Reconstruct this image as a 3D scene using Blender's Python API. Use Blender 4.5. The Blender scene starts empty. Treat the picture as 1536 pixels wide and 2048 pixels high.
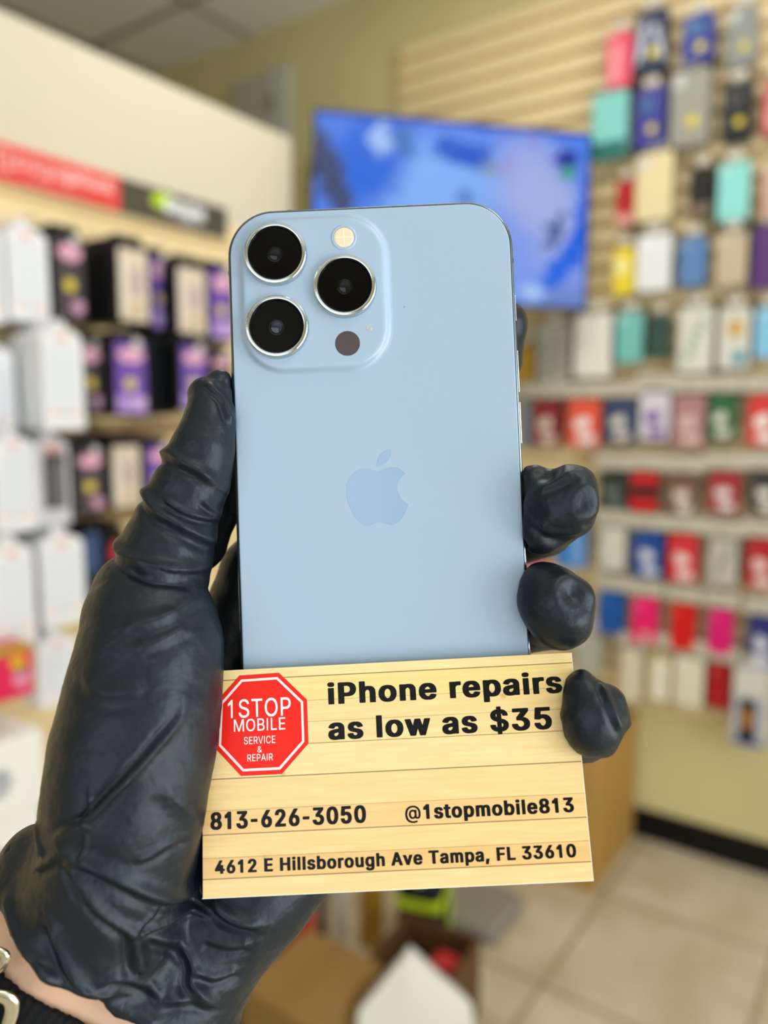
import bpy, bmesh, math, random
import numpy as np
from mathutils import Matrix, Vector

S = bpy.context.scene
COL = S.collection
random.seed(7)

# ------------------------------------------------------------ camera, world, lights, exposure
cam_data = bpy.data.cameras.new('camera')
cam_data.sensor_fit = 'HORIZONTAL'
cam_data.sensor_width = 25.96
cam_data.lens = 25.96 * 1545.0 / 1536.0
cam_data.clip_start = 0.01
cam_data.dof.use_dof = True
cam_data.dof.focus_distance = 0.187
cam_data.dof.aperture_fstop = cam_data.lens / 4.4
cam = bpy.data.objects.new('camera', cam_data)
COL.objects.link(cam)
YAW, PITCH, EYE = math.radians(35.0), math.radians(6.8), 1.41
fwd = Vector((math.cos(YAW)*math.cos(PITCH), math.sin(YAW)*math.cos(PITCH), -math.sin(PITCH)))
rgt = Vector((math.sin(YAW), -math.cos(YAW), 0.0))
upv = rgt.cross(fwd)
cam.matrix_world = Matrix(((rgt.x, upv.x, -fwd.x, 0), (rgt.y, upv.y, -fwd.y, 0), (rgt.z, upv.z, -fwd.z, EYE), (0, 0, 0, 1)))
S.camera = cam

world = bpy.data.worlds.new('daylight_sky')
S.world = world
world.use_nodes = True
wb = world.node_tree.nodes['Background']
wb.inputs[0].default_value = (0.80, 0.90, 1.0, 1)
wb.inputs[1].default_value = 0.6

def area(name, loc, direction, sx, sy, power, color):
    l = bpy.data.lights.new(name, 'AREA')
    l.shape = 'RECTANGLE'; l.size = sx; l.size_y = sy; l.energy = power; l.color = color
    o = bpy.data.objects.new(name, l); COL.objects.link(o)
    o.location = loc
    o.rotation_euler = Vector(direction).to_track_quat('-Z', 'Y').to_euler()
    return o
# daylight through the storefront windows behind and to the right of the photographer
area('storefront_daylight', (0.3, -1.93, 1.55), (0.0, 1, 0.02), 2.6, 1.9, 17, (0.84, 0.93, 1.0))
area('door_pane_daylight', (0.42, -1.94, 1.50), (0.0, 1, 0.0), 0.8, 1.1, 22, (0.88, 0.95, 1.0))
area('side_window_daylight', (-2.42, -0.4, 1.5), (1, 0.1, 0.0), 2.4, 1.9, 26, (0.84, 0.93, 1.0))
# added uplight at the storefront that brightens the ceiling
area('ceiling_fill_light', (0.3, -1.85, 0.55), (0.0, 0.5, 0.86), 2.6, 0.5, 36, (1.0, 0.97, 0.9))
# ceiling lights out of view; the second is added to brighten the right wall
area('ceiling_light', (0.2, -0.9, 2.99), (0, 0, -1), 1.2, 0.6, 10, (1.0, 0.96, 0.88))
area('ceiling_light', (1.45, 0.75, 2.99), (0, 0, -1), 0.6, 1.2, 20, (1.0, 0.96, 0.88))

S.view_settings.view_transform = 'Standard'
S.view_settings.look = 'None'
S.view_settings.exposure = -0.2
S.view_settings.gamma = 1.0
S.view_settings.use_curve_mapping = False

# ------------------------------------------------------------ measured layout: metres for the shop, millimetres for the held things
HAND = {"thumb":[[-41.2,32.06,-1.5,3.7],[-42.74,28.28,-0.5,5.5],[-42.98,21.49,1.2,6.7],[-44.56,15.27,1.8,8.0],[-47.03,7.88,1.8,9.1],[-49.12,2.95,1.8,9.3],[-51.28,-3.2,2,10.2],[-53.2,-9.32,2.6,11.3],[-54.69,-15.38,3.4,12.1],[-56.77,-21.3,5,13.7],[-56.04,-27.06,7,15.9],[-55.2,-32.69,9,17.0],[-56.23,-44.05,11,18.2],[-58.04,-55.15,13,18.8],[-59.68,-66.36,14,18.5],[-61.34,-78.54,12.5,18.3],[-65.86,-92.42,8,20],[-72.16,-105.38,4,20.5]],"index":[[-66.3,-97.44,-2,16],[-48.59,-60.21,-12,14],[-34.35,-17.45,-22,10.8],[4.47,24.33,-24,9],[29.64,42.2,-19,7.8],[31.18,49.36,-13,7.0]],"middle":[[-62.85,-101.73,-3,16],[-42.4,-71.47,-14,14],[-22.09,-34.39,-24,11],[18.54,-12.08,-25,9],[42.27,-3.47,-14,8.2],[42.92,1.35,2,9.0]],"ring":[[-59.07,-106.78,-3,16],[-35.73,-83.47,-14,14],[-10.9,-52.57,-24,10.5],[22.75,-35.96,-25,8.6],[43.6,-28.13,-14,8],[41.86,-22.88,4,8.9]],"pinky":[[-56.54,-113.09,-3,16],[-27.46,-91.9,-12,14],[-2.47,-69.43,-20,10],[24.97,-63.94,-20,8],[50.88,-56.13,-6,7.4],[49.2,-47.33,11,7.4]],"heel":[[-57.86,-118.8,1,17.5],[-34.17,-94.48,-5,17],[-10.3,-69.85,-12,14]],"thumbback":[[-43.24,18.64,-8,4.4],[-43.49,9.72,-11,5.4],[-44.1,0.53,-12,5.6],[-47.88,-8.59,-9,7]],"wrist":[[-75.6,-101.04,3,20],[-56.62,-120.04,1,18]],"cuffA":[[-83.27,-84.48,5,8.6],[-87.64,-98.24,6,10]]}
BLOBS = [["thumb",-45.1,29.86,-1,3.6],["middle",45.87,5.08,5,6.3],["middle",46.7,1.44,7,4.6],["middle",38.9,-4.47,0,6.2],["middle",37.03,7.7,0,4.2],["middle",46.48,-1.34,4,4.6],["ring",40.4,-20.69,4,8.2],["ring",38.21,-17.28,4,5.0],["ring",43.08,-25.8,4,7.9],["ring",46.23,-20.59,6,4.4],["pinky",48.27,-46.98,11,6.7],["pinky",48.62,-50.61,11,6.8],["pinky",46.41,-41.47,10,4.2],["pinky",47.01,-38.86,9.5,1.6],["pinky",52.78,-44.16,12,3.4],["pinky",53.59,-47.77,12,3.3],["pinky",56.62,-49.28,12,1.0],["pinky",50.96,-53.42,11,4.0]]
CREASES = [[1.6,1.0,[[-60.59,11.85],[-55.08,13.17],[-51.25,13.41],[-47.78,11.02],[-43.71,8.86],[-39.87,5.51]]],[1.8,1.05,[[-63.46,7.06],[-58.67,4.43],[-54.24,-0.12],[-49.45,-2.99],[-44.18,-6.23],[-39.28,-9.82]]],[1.1,0.7,[[-52.69,3.47],[-48.14,0.24],[-43.35,-1.68],[-38.56,-2.16]]],[1.9,1.25,[[-70.17,-6.11],[-65.38,-7.54],[-63.22,-9.82],[-58.31,-11.85],[-53.05,-13.53],[-46.94,-14.25],[-41.07,-14.25]]],[1.2,0.7,[[-58.31,-11.85],[-53.05,-14.73],[-46.25,-15.95],[-43.52,-18.11]]],[1.0,0.5,[[-43.35,2.87],[-40.83,-0.48],[-38.56,-2.39]]],[2.2,0.8,[[-56.96,-25.74],[-50.46,-24.83],[-45.11,-22.44],[-41.92,-20.05]]],[2.2,0.5,[[-53.31,-30.3],[-48.19,-28.59],[-43.06,-25.74]]],[1.2,0.8,[[-44.2,-41.47],[-44.66,-44.31],[-47.5,-48.07],[-51.72,-53.08],[-56.73,-58.1],[-60.83,-62.65],[-62.54,-64.36],[-66.64,-65.96],[-71.65,-69.72]]],[0.7,0.6,[[-61.51,-57.64],[-61.29,-62.2],[-62.54,-63.91],[-60.83,-66.75]]],[0.8,0.6,[[-61.74,-66.53],[-62.2,-69.03],[-63.22,-72.22]]],[0.9,0.5,[[-60.83,-64.7],[-56.73,-60.15],[-52.17,-55.59]]],[1.2,0.8,[[-75.53,-78.15],[-71.54,-75.3],[-67.21,-71.99]]],[1.7,1.3,[[-67.55,-72.22],[-63.79,-77.23],[-60.49,-83.04],[-57.07,-87.15],[-54.68,-90.9],[-54.57,-96.37],[-54.22,-102.18],[-53.2,-104.35]]],[1.9,1.3,[[-67.55,-72.22],[-60.03,-74.73],[-54.22,-78.83],[-50.01,-83.04],[-45.45,-88.06],[-39.64,-92.61],[-34.29,-95.92],[-27.68,-97.85]]],[0.9,0.5,[[-54.68,-90.9],[-50.46,-88.06],[-47.62,-86.12]]],[1.0,0.6,[[-54.68,-90.9],[-46.36,-92.61],[-39.64,-95.23]]],[1.7,1.2,[[-52.52,-91.82],[-48.41,-97.97],[-44.66,-103.44],[-44.2,-107.99],[-39.64,-113.46]]],[1.4,0.8,[[-44.2,-104.69],[-39.19,-107.54],[-33.38,-107.54]]],[2.0,1.1,[[-71.65,-86.8],[-69.15,-92.96],[-67.89,-96.37],[-65.05,-101.27],[-62.2,-103.44]]],[1.8,1.1,[[-74.96,-96.14],[-68.81,-100.47],[-63.34,-103.78],[-57.64,-106.06]]],[1.5,0.9,[[-62.54,-102.18],[-58.32,-100.93],[-54.22,-104.92],[-49.9,-110.04]]],[1.0,0.7,[[-76.67,-67.67],[-75.18,-71.31],[-73.36,-74.5]]],[2.5,0.5,[[-47.96,-58.1],[-45.45,-63.0],[-43.06,-68.46],[-42.38,-75.87]]],[1.2,0.4,[[-52.97,-73.48],[-50.01,-73.48],[-46.71,-72.22],[-43.06,-71.99]]],[2.4,1.5,[[-87.49,-86.69],[-80.65,-92.39],[-74.27,-96.83],[-68.69,-101.16]]],[1.8,0.9,[[-41.92,-83.84],[-40.1,-88.85],[-37.14,-93.87],[-27.68,-97.51]]],[1.6,0.8,[[-49.9,-110.04],[-44.2,-111.18],[-38.5,-114.6]]],[1.5,0.7,[[-41.92,-98.65],[-36.23,-100.93],[-30.53,-101.5]]],[1.8,0.8,[[-64.7,-109.47],[-57.87,-111.18],[-49.9,-115.17]]],[2.6,0.5,[[-66.98,-36.0],[-59.01,-39.41],[-49.9,-38.28]]],[1.0,0.7,[[-44.3,31.37],[-42.27,29.82],[-39.28,26.82],[-37.12,20.83]]],[1.2,0.65,[[49.67,-38.96],[50.81,-43.4],[52.17,-47.39],[53.54,-50.58]]],[1.3,0.7,[[35.92,-1.92],[39.75,-5.51],[44.54,-5.75],[49.33,-3.11]]],[1.2,0.6,[[36.76,4.67],[40.95,6.47],[45.74,8.86]]],[0.9,0.5,[[-38.32,33.41],[-37.84,29.22],[-36.64,23.23]]]]
DENTS = [[46.88,2.24,10,2.2,1.2],[39.49,9.15,6,2.6,1.2],[44.74,-20.04,12,3.3,1.3],[43.57,-18.41,12,2.2,0.6],[52.77,-49.08,14,2.0,0.8],[41.92,-6.67,8,3.0,0.8],[34.78,-0.71,8,3.0,0.5]]
CUFF = [-66.28,-104.49,19.71]
WALL_STOCK = [
[0,0.844,2.494,0.082,0.159,"E8506A","F2A0A8","band","pink phone case"],
[0,0.75,2.523,0.096,0.176,"1C2A4A","C9CCE0","stripes","navy phone case with pale stripes"],
[0,0.616,2.496,0.087,0.132,"2A3A94","3B7AA8","oval","royal blue phone case"],
[0,0.498,2.47,0.078,0.152,"8B8F8C","C8CCCC","plain","grey phone case"],
[1,0.869,2.312,0.115,0.192,"86CFC8","1F6F68","foot","teal phone case with dark green base"],
[1,0.745,2.306,0.089,0.168,"3D3E96","3B6CA0","oval","indigo phone case"],
[1,0.631,2.311,0.112,0.209,"9C9C92","C2C6C4","plain","grey phone case"],
[1,0.501,2.273,0.079,0.155,"20262A","4A4646","oval","black phone case"],
[1,0.4,2.262,0.066,0.142,"C8404A","E8A0A0","band","coral red phone case"],
[2,0.811,2.072,0.056,0.131,"B41C24","E0A090","foot","crimson phone case"],
[2,0.726,2.107,0.112,0.196,"E8D8A8","D8D4C8","plain","cream phone case"],
[2,0.589,2.071,0.066,0.134,"26241F","7A6A5A","foot","black phone case with brown foot"],
[2,0.5,2.056,0.087,0.158,"8FDAD4","A8E4DC","plain","aqua phone case"],
[2,0.39,2.042,0.069,0.134,"D0A898","E0C8B8","plain","dusty pink phone case"],
[3,0.807,1.868,0.07,0.144,"E8D030","F6F0B0","spot","yellow phone case"],
[3,0.717,1.883,0.105,0.166,"E6E8E8","F4F4F4","plain","white phone case"],
[3,0.604,1.874,0.077,0.14,"5D85B8","7898C0","plain","steel blue phone case"],
[3,0.496,1.868,0.085,0.15,"C4B498","D4C8B0","plain","tan phone case"],
[3,0.398,1.865,0.086,0.171,"5A3A78","E4E0DC","inset","purple phone case in a white tray"],
[4,1.13,1.598,0.061,0.125,"B08A20","8A6A20","plain","ochre phone case"],
[4,1.033,1.627,0.111,0.187,"B8B4AC","5A5652","diagonal","grey phone case with slanted stripes"],
[4,0.9,1.646,0.122,0.2,"E8E6DC","F2F0E8","plain","white phone case"],
[4,0.783,1.665,0.083,0.153,"74BEB6","98D4CC","plain","sea green phone case"],
[4,0.692,1.663,0.06,0.127,"34504A","2A403C","plain","dark green phone case"],
[4,0.586,1.646,0.1,0.19,"DCDCD0","3E8A58","leafy","white phone case with green sprig print"],
[4,0.479,1.644,0.088,0.175,"D8D8CC","D0A850","patches","white phone case with ochre and blue patches"],
[4,0.388,1.655,0.071,0.139,"86C4E6","A8D8F0","plain","sky blue phone case"],
[5,1.126,1.397,0.041,0.161,"78828A","A0A8B0","plain","slate grey phone case"],
[5,1.051,1.399,0.098,0.153,"8A2A2E","D8CCBC","blot","dark red phone case with a pale print"],
[5,0.921,1.4,0.11,0.149,"E85A40","F4ECEC","blot","orange red phone case with a white print"],
[5,0.804,1.406,0.099,0.134,"3A4A6E","DCD8CC","blot","navy phone case with a white print"],
[5,0.696,1.421,0.094,0.146,"D8D4E0","7A4AA0","blot","lilac phone case with a purple print"],
[5,0.593,1.406,0.094,0.157,"B08080","D8B8B0","blot","dusty rose phone case with a pale print"],
[5,0.502,1.417,0.076,0.132,"2A6A40","DCD8CC","blot","green phone case with a pale print"],
[5,0.388,1.408,0.085,0.145,"D83A38","F2EEE8","blot","bright red phone case with a white print"],
[6,0.816,1.184,0.093,0.118,"2A3430","6A786C","blot","dark green phone case with a grey print"],
[6,0.719,1.184,0.085,0.124,"C81C20","28181C","halves","red and black phone case"],
[6,0.602,1.182,0.088,0.123,"7A5A4A","E4DCD0","blot","brown phone case with a cream print"],
[6,0.484,1.196,0.09,0.119,"A8303A","E8E0E0","blot","maroon phone case with a white print"],
[6,0.373,1.2,0.079,0.12,"3A3836","E4E2DA","blot","charcoal phone case with a white print"],
[7,1.088,0.942,0.059,0.096,"C8607A","E0A0B0","plain","rose phone case"],
[7,0.951,0.99,0.096,0.144,"2A80D0","7AA8E0","half","azure phone case"],
[7,0.812,0.995,0.082,0.139,"D8D6CC","B0ACA0","speckle","speckled white phone case"],
[7,0.7,0.986,0.093,0.144,"1A4A9C","D8DCE8","blot","cobalt phone case with a white print"],
[7,0.593,0.985,0.089,0.148,"D8303A","F0D8D8","blot","red phone case with a white print"],
[7,0.478,0.984,0.084,0.139,"C4BCB4","6A6A62","leafy","grey phone case with dark sprig print"],
[7,0.374,0.991,0.082,0.144,"B8242C","E8D0CC","blot","scarlet phone case with a pale print"],
[8,0.812,0.781,0.083,0.138,"0E56A8","2A70BC","plain","deep blue phone case"],
[8,0.7,0.77,0.082,0.151,"F0186C","F85090","plain","hot pink phone case"],
[8,0.583,0.768,0.074,0.146,"D8140E","E83A30","plain","vivid red phone case"],
[8,0.474,0.772,0.07,0.136,"E00C74","F04090","plain","magenta phone case"],
[8,0.359,0.759,0.076,0.15,"2A2E78","DADAE8","blot","dark indigo phone case with a white print"],
[9,0.884,0.629,0.086,0.141,"B4B4A4","D0D0C4","plain","pale grey phone case"],
[9,0.736,0.587,0.072,0.167,"E0D8BC","ECE6D2","plain","ivory phone case"],
[9,0.649,0.594,0.087,0.176,"B8A870","E8E2D0","inset","clear phone case in an ivory frame"],
[9,0.557,0.6,0.089,0.155,"E2DCC4","EEE8D6","plain","cream white phone case"],
[9,0.466,0.602,0.071,0.137,"B01418","C83030","plain","deep red phone case"]]
BOXED_ITEM = [0.377,0.524,0.094,0.152]
RACK_STOCK = [
[0,0.807,1.691,0.08,0.181,1.5,"white",2],
[0,0.9,1.702,0.086,0.185,1.5,"white",3],
[0,0.999,1.711,0.078,0.179,1.52,"floral",3],
[0,1.117,1.708,0.09,0.167,1.46,"beige",5],
[0,1.261,1.715,0.051,0.176,1.55,"violet",2],
[0,1.316,1.701,0.101,0.168,1.5,"beige",4],
[0,1.437,1.704,0.096,0.18,1.52,"violet",3],
[1,0.812,1.47,0.089,0.169,1.5,"white",2],
[1,0.912,1.492,0.089,0.2,1.42,"white",5],
[1,1.03,1.5,0.058,0.159,1.5,"floral",2],
[1,1.1,1.501,0.096,0.165,1.46,"violet",4],
[1,1.254,1.506,0.076,0.169,1.54,"dark",3],
[1,1.298,1.511,0.095,0.159,1.48,"violet",4],
[1,1.429,1.523,0.082,0.122,1.52,"floral",2],
[2,0.818,1.287,0.081,0.185,1.45,"white",4],
[2,0.898,1.287,0.075,0.181,1.45,"window",3],
[2,0.999,1.277,0.077,0.145,1.48,"floral",3],
[2,1.106,1.283,0.086,0.152,1.5,"beige",3],
[2,1.218,1.28,0.085,0.139,1.52,"violet",2],
[3,0.788,1.076,0.081,0.201,1.42,"white",4],
[3,0.896,1.084,0.096,0.186,1.43,"white",4],
[3,1.027,1.08,0.038,0.159,1.52,"blue",2],
[3,1.091,1.086,0.058,0.141,1.53,"crimson",2],
[4,0.743,0.943,0.076,0.101,1.36,"magenta",2],
[4,0.869,0.903,0.087,0.141,1.42,"white",3]]
TV_CENTRE = [2.112,1.222,2.035]
HOLD = [[0.156171,0.109352,1.387266],[0.573576,-0.819152,0.0],[0.096991,0.067914,0.992966],[-0.81339,-0.569542,0.118404]]
PHONE_POSE = [[[0.99909,-0.03796,-0.01953],[0.03866,0.99858,0.03671],[0.01811,-0.03743,0.99914]],[-1.221,3.524,1.578]]
CARD_POSE = [[[0.99834,-0.05023,-0.02825],[0.05481,0.97897,0.19653],[0.01778,-0.19775,0.98009]],[1.697,-61.013,11.176]]
CARD_TEXT = [
["iPhone repairs",[-14.27,16.21],[41.56,16.48],4.99,1],
["as low as $35",[-14.44,8.06],[38.43,8.25],5.07,1],
["813-626-3050",[-42.61,-10.75],[-6.33,-11.5],3.84,1],
["@1stopmobile813",[2.75,-10.6],[41.7,-9.74],3.23,1],
["4612 E Hillsborough Ave Tampa, FL 33610",[-41.63,-20.33],[41.25,-20.1],2.86,1],
["1STOP",[-38.27,14.14],[-23.18,14.22],4.3,0],
["MOBILE",[-36.87,10.96],[-24.58,10.95],2.86,0],
["SERVICE",[-34.52,7.99],[-27.03,8.09],1.72,0],
["&",[-31.34,6.02],[-30.28,5.97],1.41,0],
["REPAIR",[-33.75,4.09],[-27.71,4.03],1.6,0]]
OCTAGON = [[-35.38,24.05],[-25.82,24.22],[-19.25,17.62],[-19.2,7.49],[-25.65,0.9],[-35.33,0.9],[-41.43,7.52],[-40.88,18.33]]
PLANK_JOINTS = [23.06,17.4,12.5,7.51,0.43,-6.6,-11.86,-16.94,-21.44]
FRUIT = [[-0.11,6.47],[-1.19,6.86],[-2.13,7.17],[-3.22,7.35],[-4.46,7.2],[-5.58,6.62],[-6.71,5.64],[-7.5,4.44],[-7.9,2.95],[-7.98,1.44],[-7.75,-0.34],[-7.26,-2.0],[-6.5,-3.67],[-5.6,-5.07],[-4.68,-6.13],[-3.74,-6.71],[-2.93,-6.81],[-1.83,-6.51],[-0.72,-6.15],[0.24,-6.09],[1.18,-6.29],[2.12,-6.67],[3.07,-6.8],[4.04,-6.53],[4.88,-5.95],[5.73,-4.96],[6.53,-3.63],[7.21,-1.88],[6.42,-1.37],[5.5,-0.45],[4.86,0.8],[4.58,2.18],[4.83,3.54],[5.56,4.61],[6.69,5.66],[5.91,6.58],[4.84,7.24],[3.75,7.42],[2.52,7.33],[1.41,6.96],[0.58,6.65]]
LEAF = [[-0.34,7.72],[-0.23,8.67],[0.29,9.89],[1.15,10.95],[2.28,11.66],[3.41,11.89],[3.36,10.72],[2.88,9.51],[2.02,8.58],[0.9,7.87]]
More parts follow.
